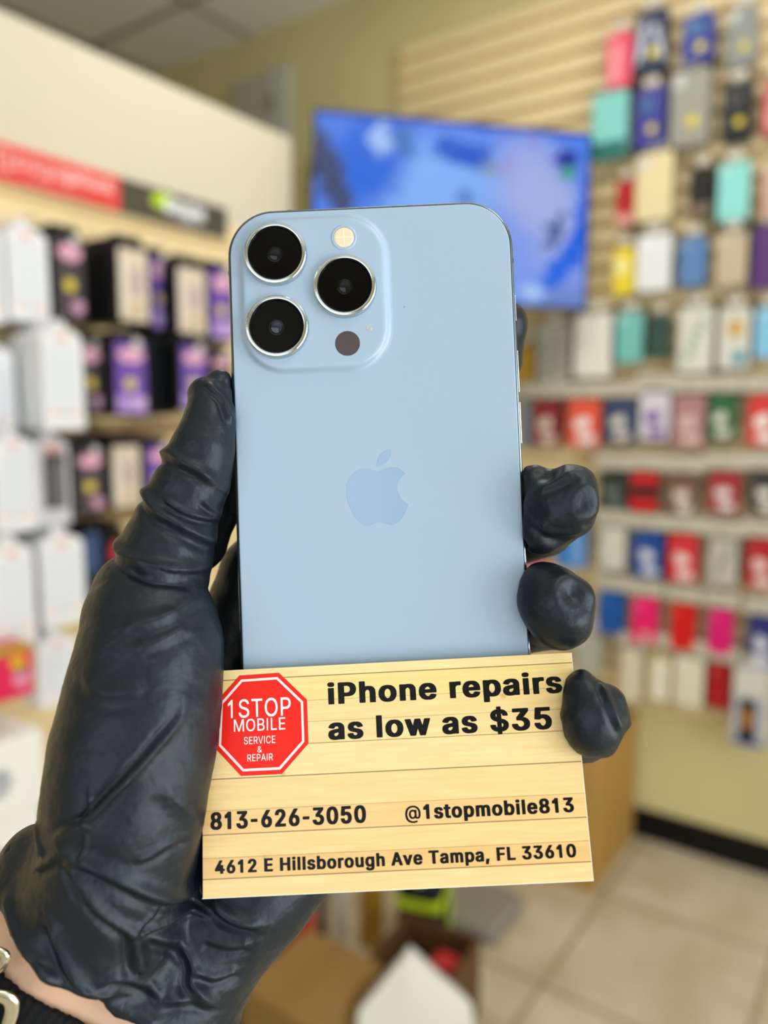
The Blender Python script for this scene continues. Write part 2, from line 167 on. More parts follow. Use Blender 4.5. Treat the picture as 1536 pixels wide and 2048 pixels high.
BOLD_GLYPHS = {"$":[447,[[6,132,10,102,19,82,20,74,34,49,49,35,51,29,74,11,101,-4,131,-15,156,-19,170,-23,170,-78,173,-86,181,-88,194,-89,256,-89,271,-87,276,-78,276,-23,293,-18,319,-14,349,-2,376,12,399,32,411,49,417,54,419,62,430,79,438,107,440,137,439,167,433,189,428,199,426,207,417,217,414,224,405,232,392,244,371,261,339,277,304,289,280,294,276,422,294,407,302,392,306,369,313,364,329,363,414,363,426,365,432,369,433,382,430,409,422,429,421,435,410,452,407,459,401,464,389,479,367,497,341,511,314,522,276,529,276,587,273,594,266,597,251,598,189,598,179,597,171,592,170,529,141,522,111,511,86,497,63,479,59,472,44,457,36,439,26,414,22,407,20,374,25,332,34,312,36,304,53,284,56,278,86,256,119,240,170,222,170,87,159,92,149,102,141,119,135,147,129,151,114,152,19,152,11,150],[149,366,147,377,150,392,154,402,163,414,169,419,170,392,170,339,155,349,151,357],[276,83,276,187,286,183,299,174,307,164,311,154,314,139,312,124,305,109,296,97]]],",":[188,[[-1,-128,6,-136,21,-138,104,-138,116,-136,123,-128,124,-121,174,56,176,62,176,81,169,88,151,90,49,90,36,88,28,79,-2,-111]]],"-":[330,[[31,179,38,171,53,169,248,169,268,171,274,174,277,181,277,254,268,261,253,263,61,263,40,261,33,258,30,251]]],"0":[453,[[9,234,11,184,15,156,21,136,22,129,25,121,30,104,35,96,45,74,46,66,53,59,64,44,69,34,95,9,126,-10,166,-21,209,-26,249,-26,291,-21,329,-9,359,9,379,30,389,44,400,59,406,65,408,74,418,96,423,104,424,111,431,129,432,136,438,156,442,186,444,216,444,276,442,324,438,351,432,371,432,379,428,386,423,406,409,434,407,441,400,449,388,466,386,474,364,492,359,499,327,519,286,530,246,535,204,534,164,530,124,517,94,498,89,491,68,474,65,466,53,449,47,444,44,434,34,411,25,386,21,379,21,371,15,351,11,324,9,291],[151,213,149,254,151,294,155,331,163,361,169,376,174,389,180,399,187,409,196,419,214,432,226,437,239,432,259,417,266,409,273,399,279,389,290,361,298,331,302,296,304,254,302,214,298,179,290,146,280,121,273,109,258,91,239,76,226,72,214,77,195,91,181,109,169,133,160,159,155,179]]],"1":[400,[[30,336,36,328,43,326,56,325,93,326,136,333,136,-4,140,-14,146,-17,158,-19,251,-19,268,-17,274,-12,276,-2,276,163,276,513,272,523,261,527,236,528,158,528,146,526,140,523,136,503,32,416,30,408]]],"2":[453,[[25,-9,32,-17,55,-19,402,-19,420,-17,427,-12,429,-4,429,63,427,69,405,76,225,76,218,78,297,162,303,166,308,173,324,191,331,196,336,203,349,218,355,222,357,228,367,241,373,246,376,253,384,263,392,276,402,288,403,296,410,308,413,321,420,346,421,376,419,406,413,423,411,433,405,441,398,458,392,463,387,471,383,478,368,491,340,513,312,524,290,528,282,531,245,535,207,535,170,531,137,524,110,512,85,496,65,477,60,468,47,453,46,446,36,428,34,418,28,398,26,356,29,348,35,345,52,343,135,343,150,343,160,346,167,353,169,383,173,396,180,408,190,420,202,429,225,439,240,433,255,424,267,413,275,401,278,391,280,371,279,358,276,343,270,331,265,324,262,316,256,311,250,299,236,283,230,278,221,266,214,261,202,246,193,236,34,66,25,58,24,51]]],"3":[453,[[4,124,9,94,18,69,29,54,33,44,40,39,52,24,74,6,100,-6,129,-16,145,-18,162,-23,202,-26,237,-26,277,-23,312,-15,343,-4,367,11,383,26,391,31,394,39,402,49,408,54,410,61,423,81,423,89,430,109,433,139,431,181,424,199,422,209,411,226,409,234,403,239,396,249,392,256,373,271,340,293,307,304,283,306,403,444,410,449,412,456,411,519,405,525,392,528,262,528,60,528,40,526,32,522,30,516,30,446,35,437,50,433,222,433,125,316,119,311,117,304,118,239,122,233,132,230,195,229,217,226,242,218,262,205,275,191,278,184,283,176,288,161,289,146,288,129,282,111,274,99,260,86,240,76,220,70,200,74,180,84,168,94,159,104,157,111,147,144,140,149,120,151,17,150,10,148]]],"4":[453,[[1,96,8,88,23,86,241,86,242,-4,246,-14,253,-18,263,-19,343,-19,368,-18,379,-14,383,-4,383,86,436,86,445,88,451,92,453,101,452,173,438,181,386,182,383,321,381,331,373,335,363,337,278,337,256,336,343,491,350,498,350,518,343,526,328,528,231,528,218,527,211,523,206,513,7,176,1,168]]],"5":[453,[[20,121,24,94,30,81,32,71,38,64,46,46,53,41,63,26,83,10,106,-5,135,-16,166,-23,203,-26,238,-26,278,-22,314,-14,342,-1,369,19,373,25,389,39,392,46,401,59,407,64,416,86,425,116,428,124,431,159,430,194,426,219,419,234,418,241,413,248,408,264,402,269,396,281,386,291,382,299,375,304,366,314,348,326,326,338,303,346,273,351,238,353,180,351,189,431,378,433,396,435,403,438,406,444,406,494,406,514,404,521,398,526,388,528,86,528,68,527,60,524,56,516,27,261,27,246,33,237,43,235,108,227,148,227,161,230,171,238,203,253,216,256,249,241,259,234,266,224,273,216,280,201,286,181,288,164,287,154,282,126,272,106,266,101,261,93,246,82,221,70,206,76,190,86,179,96,171,106,168,114,161,141,151,148,128,149,33,148,26,146]]],"6":[453,[[24,154,26,121,29,114,34,91,39,84,46,61,52,56,59,46,62,39,78,24,82,17,109,-1,136,-14,167,-22,205,-26,227,-26,247,-26,285,-22,316,-14,345,-1,370,16,375,24,389,36,392,44,400,55,406,61,413,81,427,121,429,159,427,194,420,216,420,224,411,241,409,251,402,258,391,276,377,288,374,294,350,311,322,322,295,329,245,334,354,491,360,496,362,504,361,519,355,525,337,528,235,528,222,526,216,524,211,514,105,357,98,351,96,344,80,319,74,314,72,306,60,285,54,279,53,271,46,256,41,249,40,241,32,221,31,214,25,194],[167,136,165,156,166,176,171,194,177,204,191,224,204,234,225,244,247,234,261,224,266,216,272,210,276,201,285,181,287,159,286,139,280,118,274,106,266,99,262,91,247,80,227,70,205,81,190,91,179,106,176,114,172,121]]],"8":[453,[[12,126,15,99,23,74,29,66,37,49,43,44,50,36,54,29,70,16,105,-6,133,-16,150,-19,168,-23,208,-26,238,-26,288,-23,298,-20,319,-16,353,-4,378,11,399,29,403,36,409,44,415,49,419,59,430,74,432,84,438,101,441,141,439,164,434,186,428,197,426,206,420,212,415,224,406,234,402,241,395,246,388,255,374,264,380,276,385,284,397,296,400,304,406,314,412,329,419,346,420,364,422,386,419,414,411,441,402,454,400,461,388,474,383,483,377,486,363,500,340,514,313,525,283,532,223,535,170,532,140,525,112,514,88,499,75,486,66,476,51,461,49,454,40,439,38,429,33,414,30,386,30,374,34,344,41,319,52,304,55,296,68,283,71,276,83,269,65,256,57,246,50,241,46,234,37,224,34,216,26,206,23,192,19,186,17,176,13,164],[158,121,155,139,157,154,162,169,168,176,171,184,185,196,201,206,223,215,230,214,250,207,268,195,281,184,284,176,290,169,292,161,295,154,297,139,295,124,290,109,281,96,270,87,252,76,243,73,230,69,223,69,200,76,183,87,171,96,167,104],[175,358,173,376,174,391,179,404,185,414,195,425,225,439,240,434,258,424,268,414,274,404,278,391,279,376,278,361,274,349,268,341,255,325,241,316,228,311,211,316,195,326,185,336,178,349]]],"@":[676,[[28,141,34,93,41,66,47,43,63,6,86,-29,108,-57,138,-82,173,-104,209,-119,261,-134,291,-139,351,-142,381,-142,421,-137,491,-122,517,-112,518,-104,503,-57,481,-53,423,-70,373,-78,321,-76,293,-73,258,-62,224,-47,197,-29,176,-10,158,10,140,41,130,66,119,101,114,138,112,178,114,218,119,253,129,288,142,318,155,341,175,366,201,389,223,403,253,418,288,429,313,433,346,435,381,433,406,429,438,418,466,404,486,391,513,366,530,343,543,321,552,301,561,273,565,246,567,216,565,153,563,133,558,111,551,91,546,82,536,73,521,67,506,71,496,81,489,98,488,108,488,206,488,336,411,341,403,333,381,344,361,348,326,350,296,347,266,339,246,328,224,311,206,291,193,268,184,243,176,216,174,181,176,151,181,121,190,93,203,68,218,48,238,30,261,18,288,9,326,6,361,9,385,16,401,25,414,36,438,23,451,16,481,7,501,4,548,6,574,13,592,23,607,38,619,53,629,73,636,93,641,116,647,163,649,191,649,216,647,253,641,288,630,323,616,356,598,383,576,411,548,437,517,458,483,475,438,490,383,498,353,499,316,498,286,494,258,490,233,484,208,476,173,460,139,438,111,413,85,383,65,351,48,313,34,263,27,211,26,178],[258,157,256,183,257,203,260,221,266,238,275,253,293,270,308,279,321,283,331,285,353,282,370,276,383,267,392,256,399,243,404,226,407,201,407,161,397,118,393,108,384,96,371,84,354,76,338,72,320,73,304,78,289,88,278,101,269,116,264,131]]],"A":[480,[[-23,-9,-18,-16,-3,-19,99,-19,117,-17,124,-10,125,-2,169,122,304,123,311,121,354,-2,356,-9,359,-15,367,-18,377,-19,469,-19,489,-18,499,-14,503,-7,502,11,402,278,317,511,315,518,302,527,274,528,184,528,172,526,165,523,160,511,-19,16],[204,218,226,286,231,293,231,301,238,321,241,313,247,296,275,218]]],"E":[419,[[21,-9,28,-17,51,-19,388,-19,406,-17,413,-12,415,-4,415,63,413,69,388,76,171,76,165,78,166,209,368,210,388,213,395,223,395,291,393,298,386,303,371,305,183,305,165,306,166,432,386,433,405,436,411,441,412,513,410,521,398,527,371,528,46,528,28,526,22,521,20,511]]],"F":[410,[[21,-9,28,-17,46,-19,146,-19,157,-17,163,-12,165,-4,166,201,363,202,376,204,384,208,386,216,386,283,384,291,378,295,358,297,168,297,166,432,273,433,386,433,398,435,406,438,409,448,409,516,401,526,378,528,48,528,31,526,22,521,20,511]]],"H":[517,[[21,-9,28,-17,46,-19,146,-19,157,-17,163,-12,165,-2,166,212,346,213,352,211,352,-2,354,-12,361,-17,378,-19,473,-19,486,-18,493,-14,497,-2,497,508,496,518,488,526,478,528,373,528,360,526,354,521,352,513,351,308,166,308,165,513,163,521,156,526,138,528,43,528,31,526,23,523,20,511]]],"L":[393,[[21,-9,28,-17,51,-19,376,-19,393,-17,399,-12,401,-4,401,63,398,71,373,76,166,77,165,281,165,511,163,521,153,527,123,528,38,528,28,526,22,521,20,511]]],"P":[445,[[21,-9,28,-17,43,-19,141,-19,153,-18,161,-15,165,-4,165,166,248,167,293,169,336,178,366,191,392,208,406,225,413,231,416,238,423,248,435,276,441,291,447,311,449,353,447,386,440,406,439,413,430,433,429,441,416,457,412,466,403,472,392,486,365,503,336,516,309,521,298,524,248,528,51,528,33,527,23,523,20,511],[166,262,166,432,238,432,263,423,281,411,293,396,299,383,303,366,304,348,303,328,299,313,291,296,281,283,273,278,266,273,243,263,223,261]]],"T":[449,[[-8,443,-2,436,10,433,148,433,153,-2,154,-9,163,-17,175,-19,270,-19,288,-17,295,-12,297,-2,297,226,298,432,433,433,450,436,456,441,457,448,457,513,453,523,445,527,428,528,25,528,5,527,-4,523,-8,516]]],"a":[389,[[-10,99,-8,77,-2,62,-1,52,9,34,19,24,22,17,42,-1,61,-11,86,-20,113,-25,138,-28,176,-28,208,-25,228,-22,243,-17,263,-19,353,-19,366,-18,374,-13,377,-3,377,254,375,287,369,312,360,332,349,349,343,354,336,364,306,384,287,392,267,397,233,402,216,403,151,402,126,398,101,392,81,384,61,374,43,361,34,349,27,344,24,337,12,324,11,317,1,299,2,282,8,275,73,256,108,255,128,256,136,259,145,277,150,284,158,292,168,299,183,306,196,310,213,302,221,297,227,289,232,282,235,269,236,259,232,252,223,248,153,238,96,228,58,216,29,199,22,192,16,187,12,179,6,174,1,162,-8,134],[133,96,133,114,138,124,143,130,170,144,208,152,236,154,236,139,234,129,229,109,221,97,213,88,198,77,176,66,167,67,150,74,141,82,136,89]]],"b":[424,[[13,-7,19,-16,34,-19,126,-19,139,-18,146,-16,159,-20,189,-26,241,-27,286,-24,321,-13,347,0,373,20,377,28,386,39,393,45,395,53,404,68,411,83,421,108,428,143,430,188,428,233,420,270,416,278,408,305,394,325,392,333,385,338,377,348,372,355,353,370,349,376,320,390,309,393,284,400,244,403,186,402,156,396,154,515,151,523,139,527,114,528,34,528,24,526,16,523,13,510],[154,172,154,215,159,240,168,265,179,281,191,294,211,306,219,309,229,306,249,294,267,275,272,265,276,258,277,250,282,238,287,208,287,163,282,140,275,120,267,108,253,88,229,71,221,68,214,70,193,83,176,100,173,108,166,118,164,125,156,150]]],"e":[404,[[-5,178,-3,143,5,105,18,73,32,53,34,45,41,40,52,28,56,20,83,0,115,-14,150,-23,197,-27,257,-26,290,-21,316,-12,337,-1,357,12,365,21,372,25,380,38,386,43,391,55,400,75,405,98,402,104,334,123,315,124,280,123,272,121,266,110,261,103,245,83,220,69,210,67,182,78,162,95,151,110,148,118,139,148,145,150,387,150,402,152,410,158,411,165,411,195,410,235,404,265,401,273,396,293,385,318,379,323,374,330,372,336,360,348,355,355,338,370,317,383,297,391,275,398,250,401,220,403,187,403,147,400,110,390,78,373,55,354,51,348,40,335,34,330,30,320,22,308,16,300,15,293,8,273,-1,240,-4,233],[142,240,142,248,145,255,149,265,156,273,162,283,176,295,199,308,205,309,211,308,232,296,240,288,246,283,251,273,257,265,264,245]]],"g":[425,[[-5,180,-4,147,3,112,15,87,16,80,23,72,31,60,33,52,40,47,49,37,53,30,77,12,106,-3,142,-12,177,-14,210,-14,240,-13,270,-6,268,-30,263,-43,258,-50,251,-58,229,-70,207,-77,190,-73,172,-64,155,-49,141,-33,132,-24,120,-22,87,-22,75,-23,67,-25,17,-53,11,-70,12,-80,20,-95,29,-103,33,-110,40,-115,45,-123,62,-137,80,-148,102,-157,130,-164,187,-170,225,-170,262,-167,275,-164,295,-161,305,-158,323,-153,347,-140,371,-123,381,-108,388,-103,390,-95,396,-85,402,-78,407,-55,410,-48,412,-10,412,380,412,387,400,397,382,398,295,398,285,397,275,393,265,397,240,402,177,403,137,400,105,390,79,377,52,355,50,349,39,337,33,332,31,325,22,310,14,295,8,280,4,272,-4,237],[137,179,136,195,140,227,143,240,152,265,161,280,176,295,197,306,205,309,212,307,233,295,250,277,260,260,267,240,271,210,271,167,267,145,259,125,252,115,246,105,233,92,207,80,197,82,177,93,159,110,150,126,148,132,143,145]]],"h":[410,[[14,-9,21,-17,39,-19,134,-19,146,-17,152,-12,154,-2,155,246,159,263,169,280,178,291,194,301,209,307,225,301,241,286,253,261,256,233,256,-2,258,-12,264,-17,281,-19,374,-19,391,-16,397,-4,397,201,397,243,395,278,389,308,379,333,373,338,368,346,365,353,358,358,349,371,327,386,306,394,276,401,209,403,174,400,156,394,154,513,150,523,141,527,126,528,36,528,19,525,13,513]]],"i":[167,[[1,476,3,463,9,451,18,441,29,432,44,426,62,424,97,424,117,425,127,427,141,433,150,441,159,451,165,463,166,491,164,503,159,516,151,526,139,534,124,539,109,542,64,543,42,539,28,533,17,526,9,516,4,503,1,491],[14,-9,24,-18,54,-19,137,-19,149,-15,153,-9,153,388,144,396,112,398,29,397,19,395,14,388]]],"l":[172,[[17,-9,27,-17,57,-19,139,-18,152,-15,155,-9,155,518,144,527,114,528,34,528,22,525,17,518]]],"m":[610,[[14,-9,21,-17,39,-19,134,-19,146,-17,152,-12,154,-4,154,236,155,256,159,271,168,286,176,295,199,307,206,306,222,293,230,281,233,268,234,-4,238,-14,244,-17,256,-19,349,-19,366,-17,373,-12,375,-2,375,246,376,261,380,268,386,286,394,294,402,301,416,308,441,296,451,281,454,266,456,251,456,48,456,-7,464,-17,481,-19,576,-19,591,-16,596,-9,597,258,595,291,590,316,581,331,579,341,570,351,567,358,555,368,550,376,531,388,509,397,484,403,454,405,396,404,369,398,347,391,329,381,318,378,302,391,276,400,239,405,204,405,179,403,159,400,146,395,126,398,29,397,17,393,13,383]]],"n":[410,[[14,-9,21,-17,39,-19,134,-19,146,-17,152,-12,154,-2,155,246,159,263,169,280,178,291,194,301,209,307,225,301,241,286,253,261,256,233,256,-4,259,-13,266,-17,284,-19,374,-19,391,-16,397,-7,397,73,397,243,395,278,389,308,379,333,373,338,368,346,365,353,358,358,349,371,327,386,306,394,274,402,206,403,174,400,151,393,141,397,129,398,41,398,24,396,16,393,13,383]]],"o":[415,[[-5,178,-3,143,4,108,16,83,17,75,23,68,32,53,34,45,41,40,53,28,57,20,83,0,115,-14,150,-23,190,-27,225,-27,267,-23,306,-12,335,1,360,21,363,28,374,40,381,45,383,53,392,68,399,83,411,108,411,115,419,143,421,183,420,200,419,233,410,270,400,293,397,303,383,323,381,330,375,335,364,348,359,355,334,375,302,391,265,400,222,403,190,403,147,400,111,390,82,375,57,355,52,348,41,335,35,331,32,323,23,308,10,278,5,270,-3,233],[137,174,136,188,138,213,145,243,151,260,162,278,176,293,197,305,207,309,218,305,239,293,257,273,266,255,268,248,273,235,278,203,278,173,276,153,271,133,263,113,253,98,240,84,217,70,210,68,197,70,177,83,158,103,149,120,144,133]]],"p":[424,[[14,-152,21,-160,36,-162,129,-162,141,-161,149,-158,154,-147,155,-20,171,-22,184,-25,214,-27,249,-27,291,-23,321,-13,349,1,373,20,377,28,386,39,393,45,395,53,404,68,411,83,421,108,428,145,430,195,428,235,420,270,416,278,408,305,394,325,392,333,381,343,372,355,353,370,349,376,320,390,284,400,246,403,214,403,181,401,149,393,141,396,131,398,46,398,26,397,16,393,13,380],[154,172,154,215,159,240,168,265,179,281,191,294,211,306,219,309,229,306,249,294,267,275,272,265,276,258,277,250,282,238,287,208,287,163,282,140,275,120,267,108,253,88,229,71,221,68,214,70,193,83,176,100,173,108,166,118,164,125,156,150]]],"r":[259,[[14,-9,21,-17,39,-19,134,-19,146,-17,152,-12,154,-4,154,236,155,253,159,266,165,273,176,288,191,298,209,305,226,303,261,303,274,305,280,308,283,318,283,388,281,396,266,402,199,404,164,401,146,395,126,398,31,398,21,396,15,391,13,381]]],"s":[365,[[-4,85,-1,79,2,63,10,50,11,43,21,33,24,25,36,15,59,-4,77,-12,104,-21,121,-22,134,-26,164,-27,234,-25,249,-21,264,-20,292,-11,316,3,335,18,340,25,350,35,353,43,362,54,365,70,371,100,371,115,367,140,363,148,358,165,352,171,342,185,324,201,294,216,259,226,209,238,169,251,155,260,150,270,150,280,152,288,162,299,181,310,187,312,194,309,213,298,222,285,227,275,230,265,249,258,292,259,359,275,364,283,363,300,357,319,350,328,348,335,342,341,336,353,329,357,323,365,307,378,288,388,264,396,229,402,179,403,139,402,107,395,82,386,60,375,42,360,28,345,22,331,16,325,13,310,7,268,10,240,15,233,20,215,31,203,34,195,59,176,87,163,119,153,176,140,194,135,212,127,222,119,226,110,228,103,224,90,214,80,192,68,182,66,157,76,141,93,131,120,119,125,69,125,4,111,-3,105]]],"t":[227,[[-34,319,-31,313,-22,309,22,308,25,87,29,54,33,47,39,29,45,24,52,14,56,7,82,-10,109,-19,147,-23,189,-23,217,-21,237,-17,247,-14,253,-6,253,9,240,67,234,71,227,72,177,72,170,77,167,84,166,94,166,139,166,307,227,308,237,311,244,322,244,382,242,392,232,397,169,398,166,477,163,484,154,489,137,490,47,490,37,489,29,486,25,477,25,399,-18,397,-26,396,-32,392,-34,384]]],"u":[410,[[14,121,14,101,20,81,20,73,29,56,30,48,41,35,45,26,52,21,61,8,80,-4,104,-15,134,-21,164,-24,189,-24,234,-21,259,-14,271,-18,289,-19,376,-19,386,-18,393,-14,397,-2,396,389,389,396,376,398,286,398,269,397,260,393,256,363,256,153,255,133,248,113,242,101,236,96,219,80,201,72,185,78,169,93,164,101,156,121,154,146,154,381,152,391,144,396,126,398,36,398,24,396,17,393,13,383]]],"v":[389,[[-23,371,-18,363,122,-2,125,-12,133,-17,150,-19,240,-19,255,-18,263,-14,367,261,406,363,411,371,410,388,403,396,385,398,290,398,278,397,269,393,264,381,195,189,125,381,123,388,113,397,100,398,-7,397,-15,396,-21,391]]],"w":[567,[[-17,371,-13,363,98,-2,99,-9,109,-17,126,-19,214,-19,229,-17,235,-14,239,-2,284,153,328,-2,329,-9,341,-18,359,-19,446,-19,456,-18,464,-15,468,-9,469,-2,536,217,581,363,585,371,584,388,576,396,559,398,466,398,451,397,444,393,440,381,399,233,356,381,355,388,348,396,331,398,239,398,224,397,216,393,212,381,171,235,127,381,126,388,116,397,104,398,-1,397,-9,396,-15,391]]]}
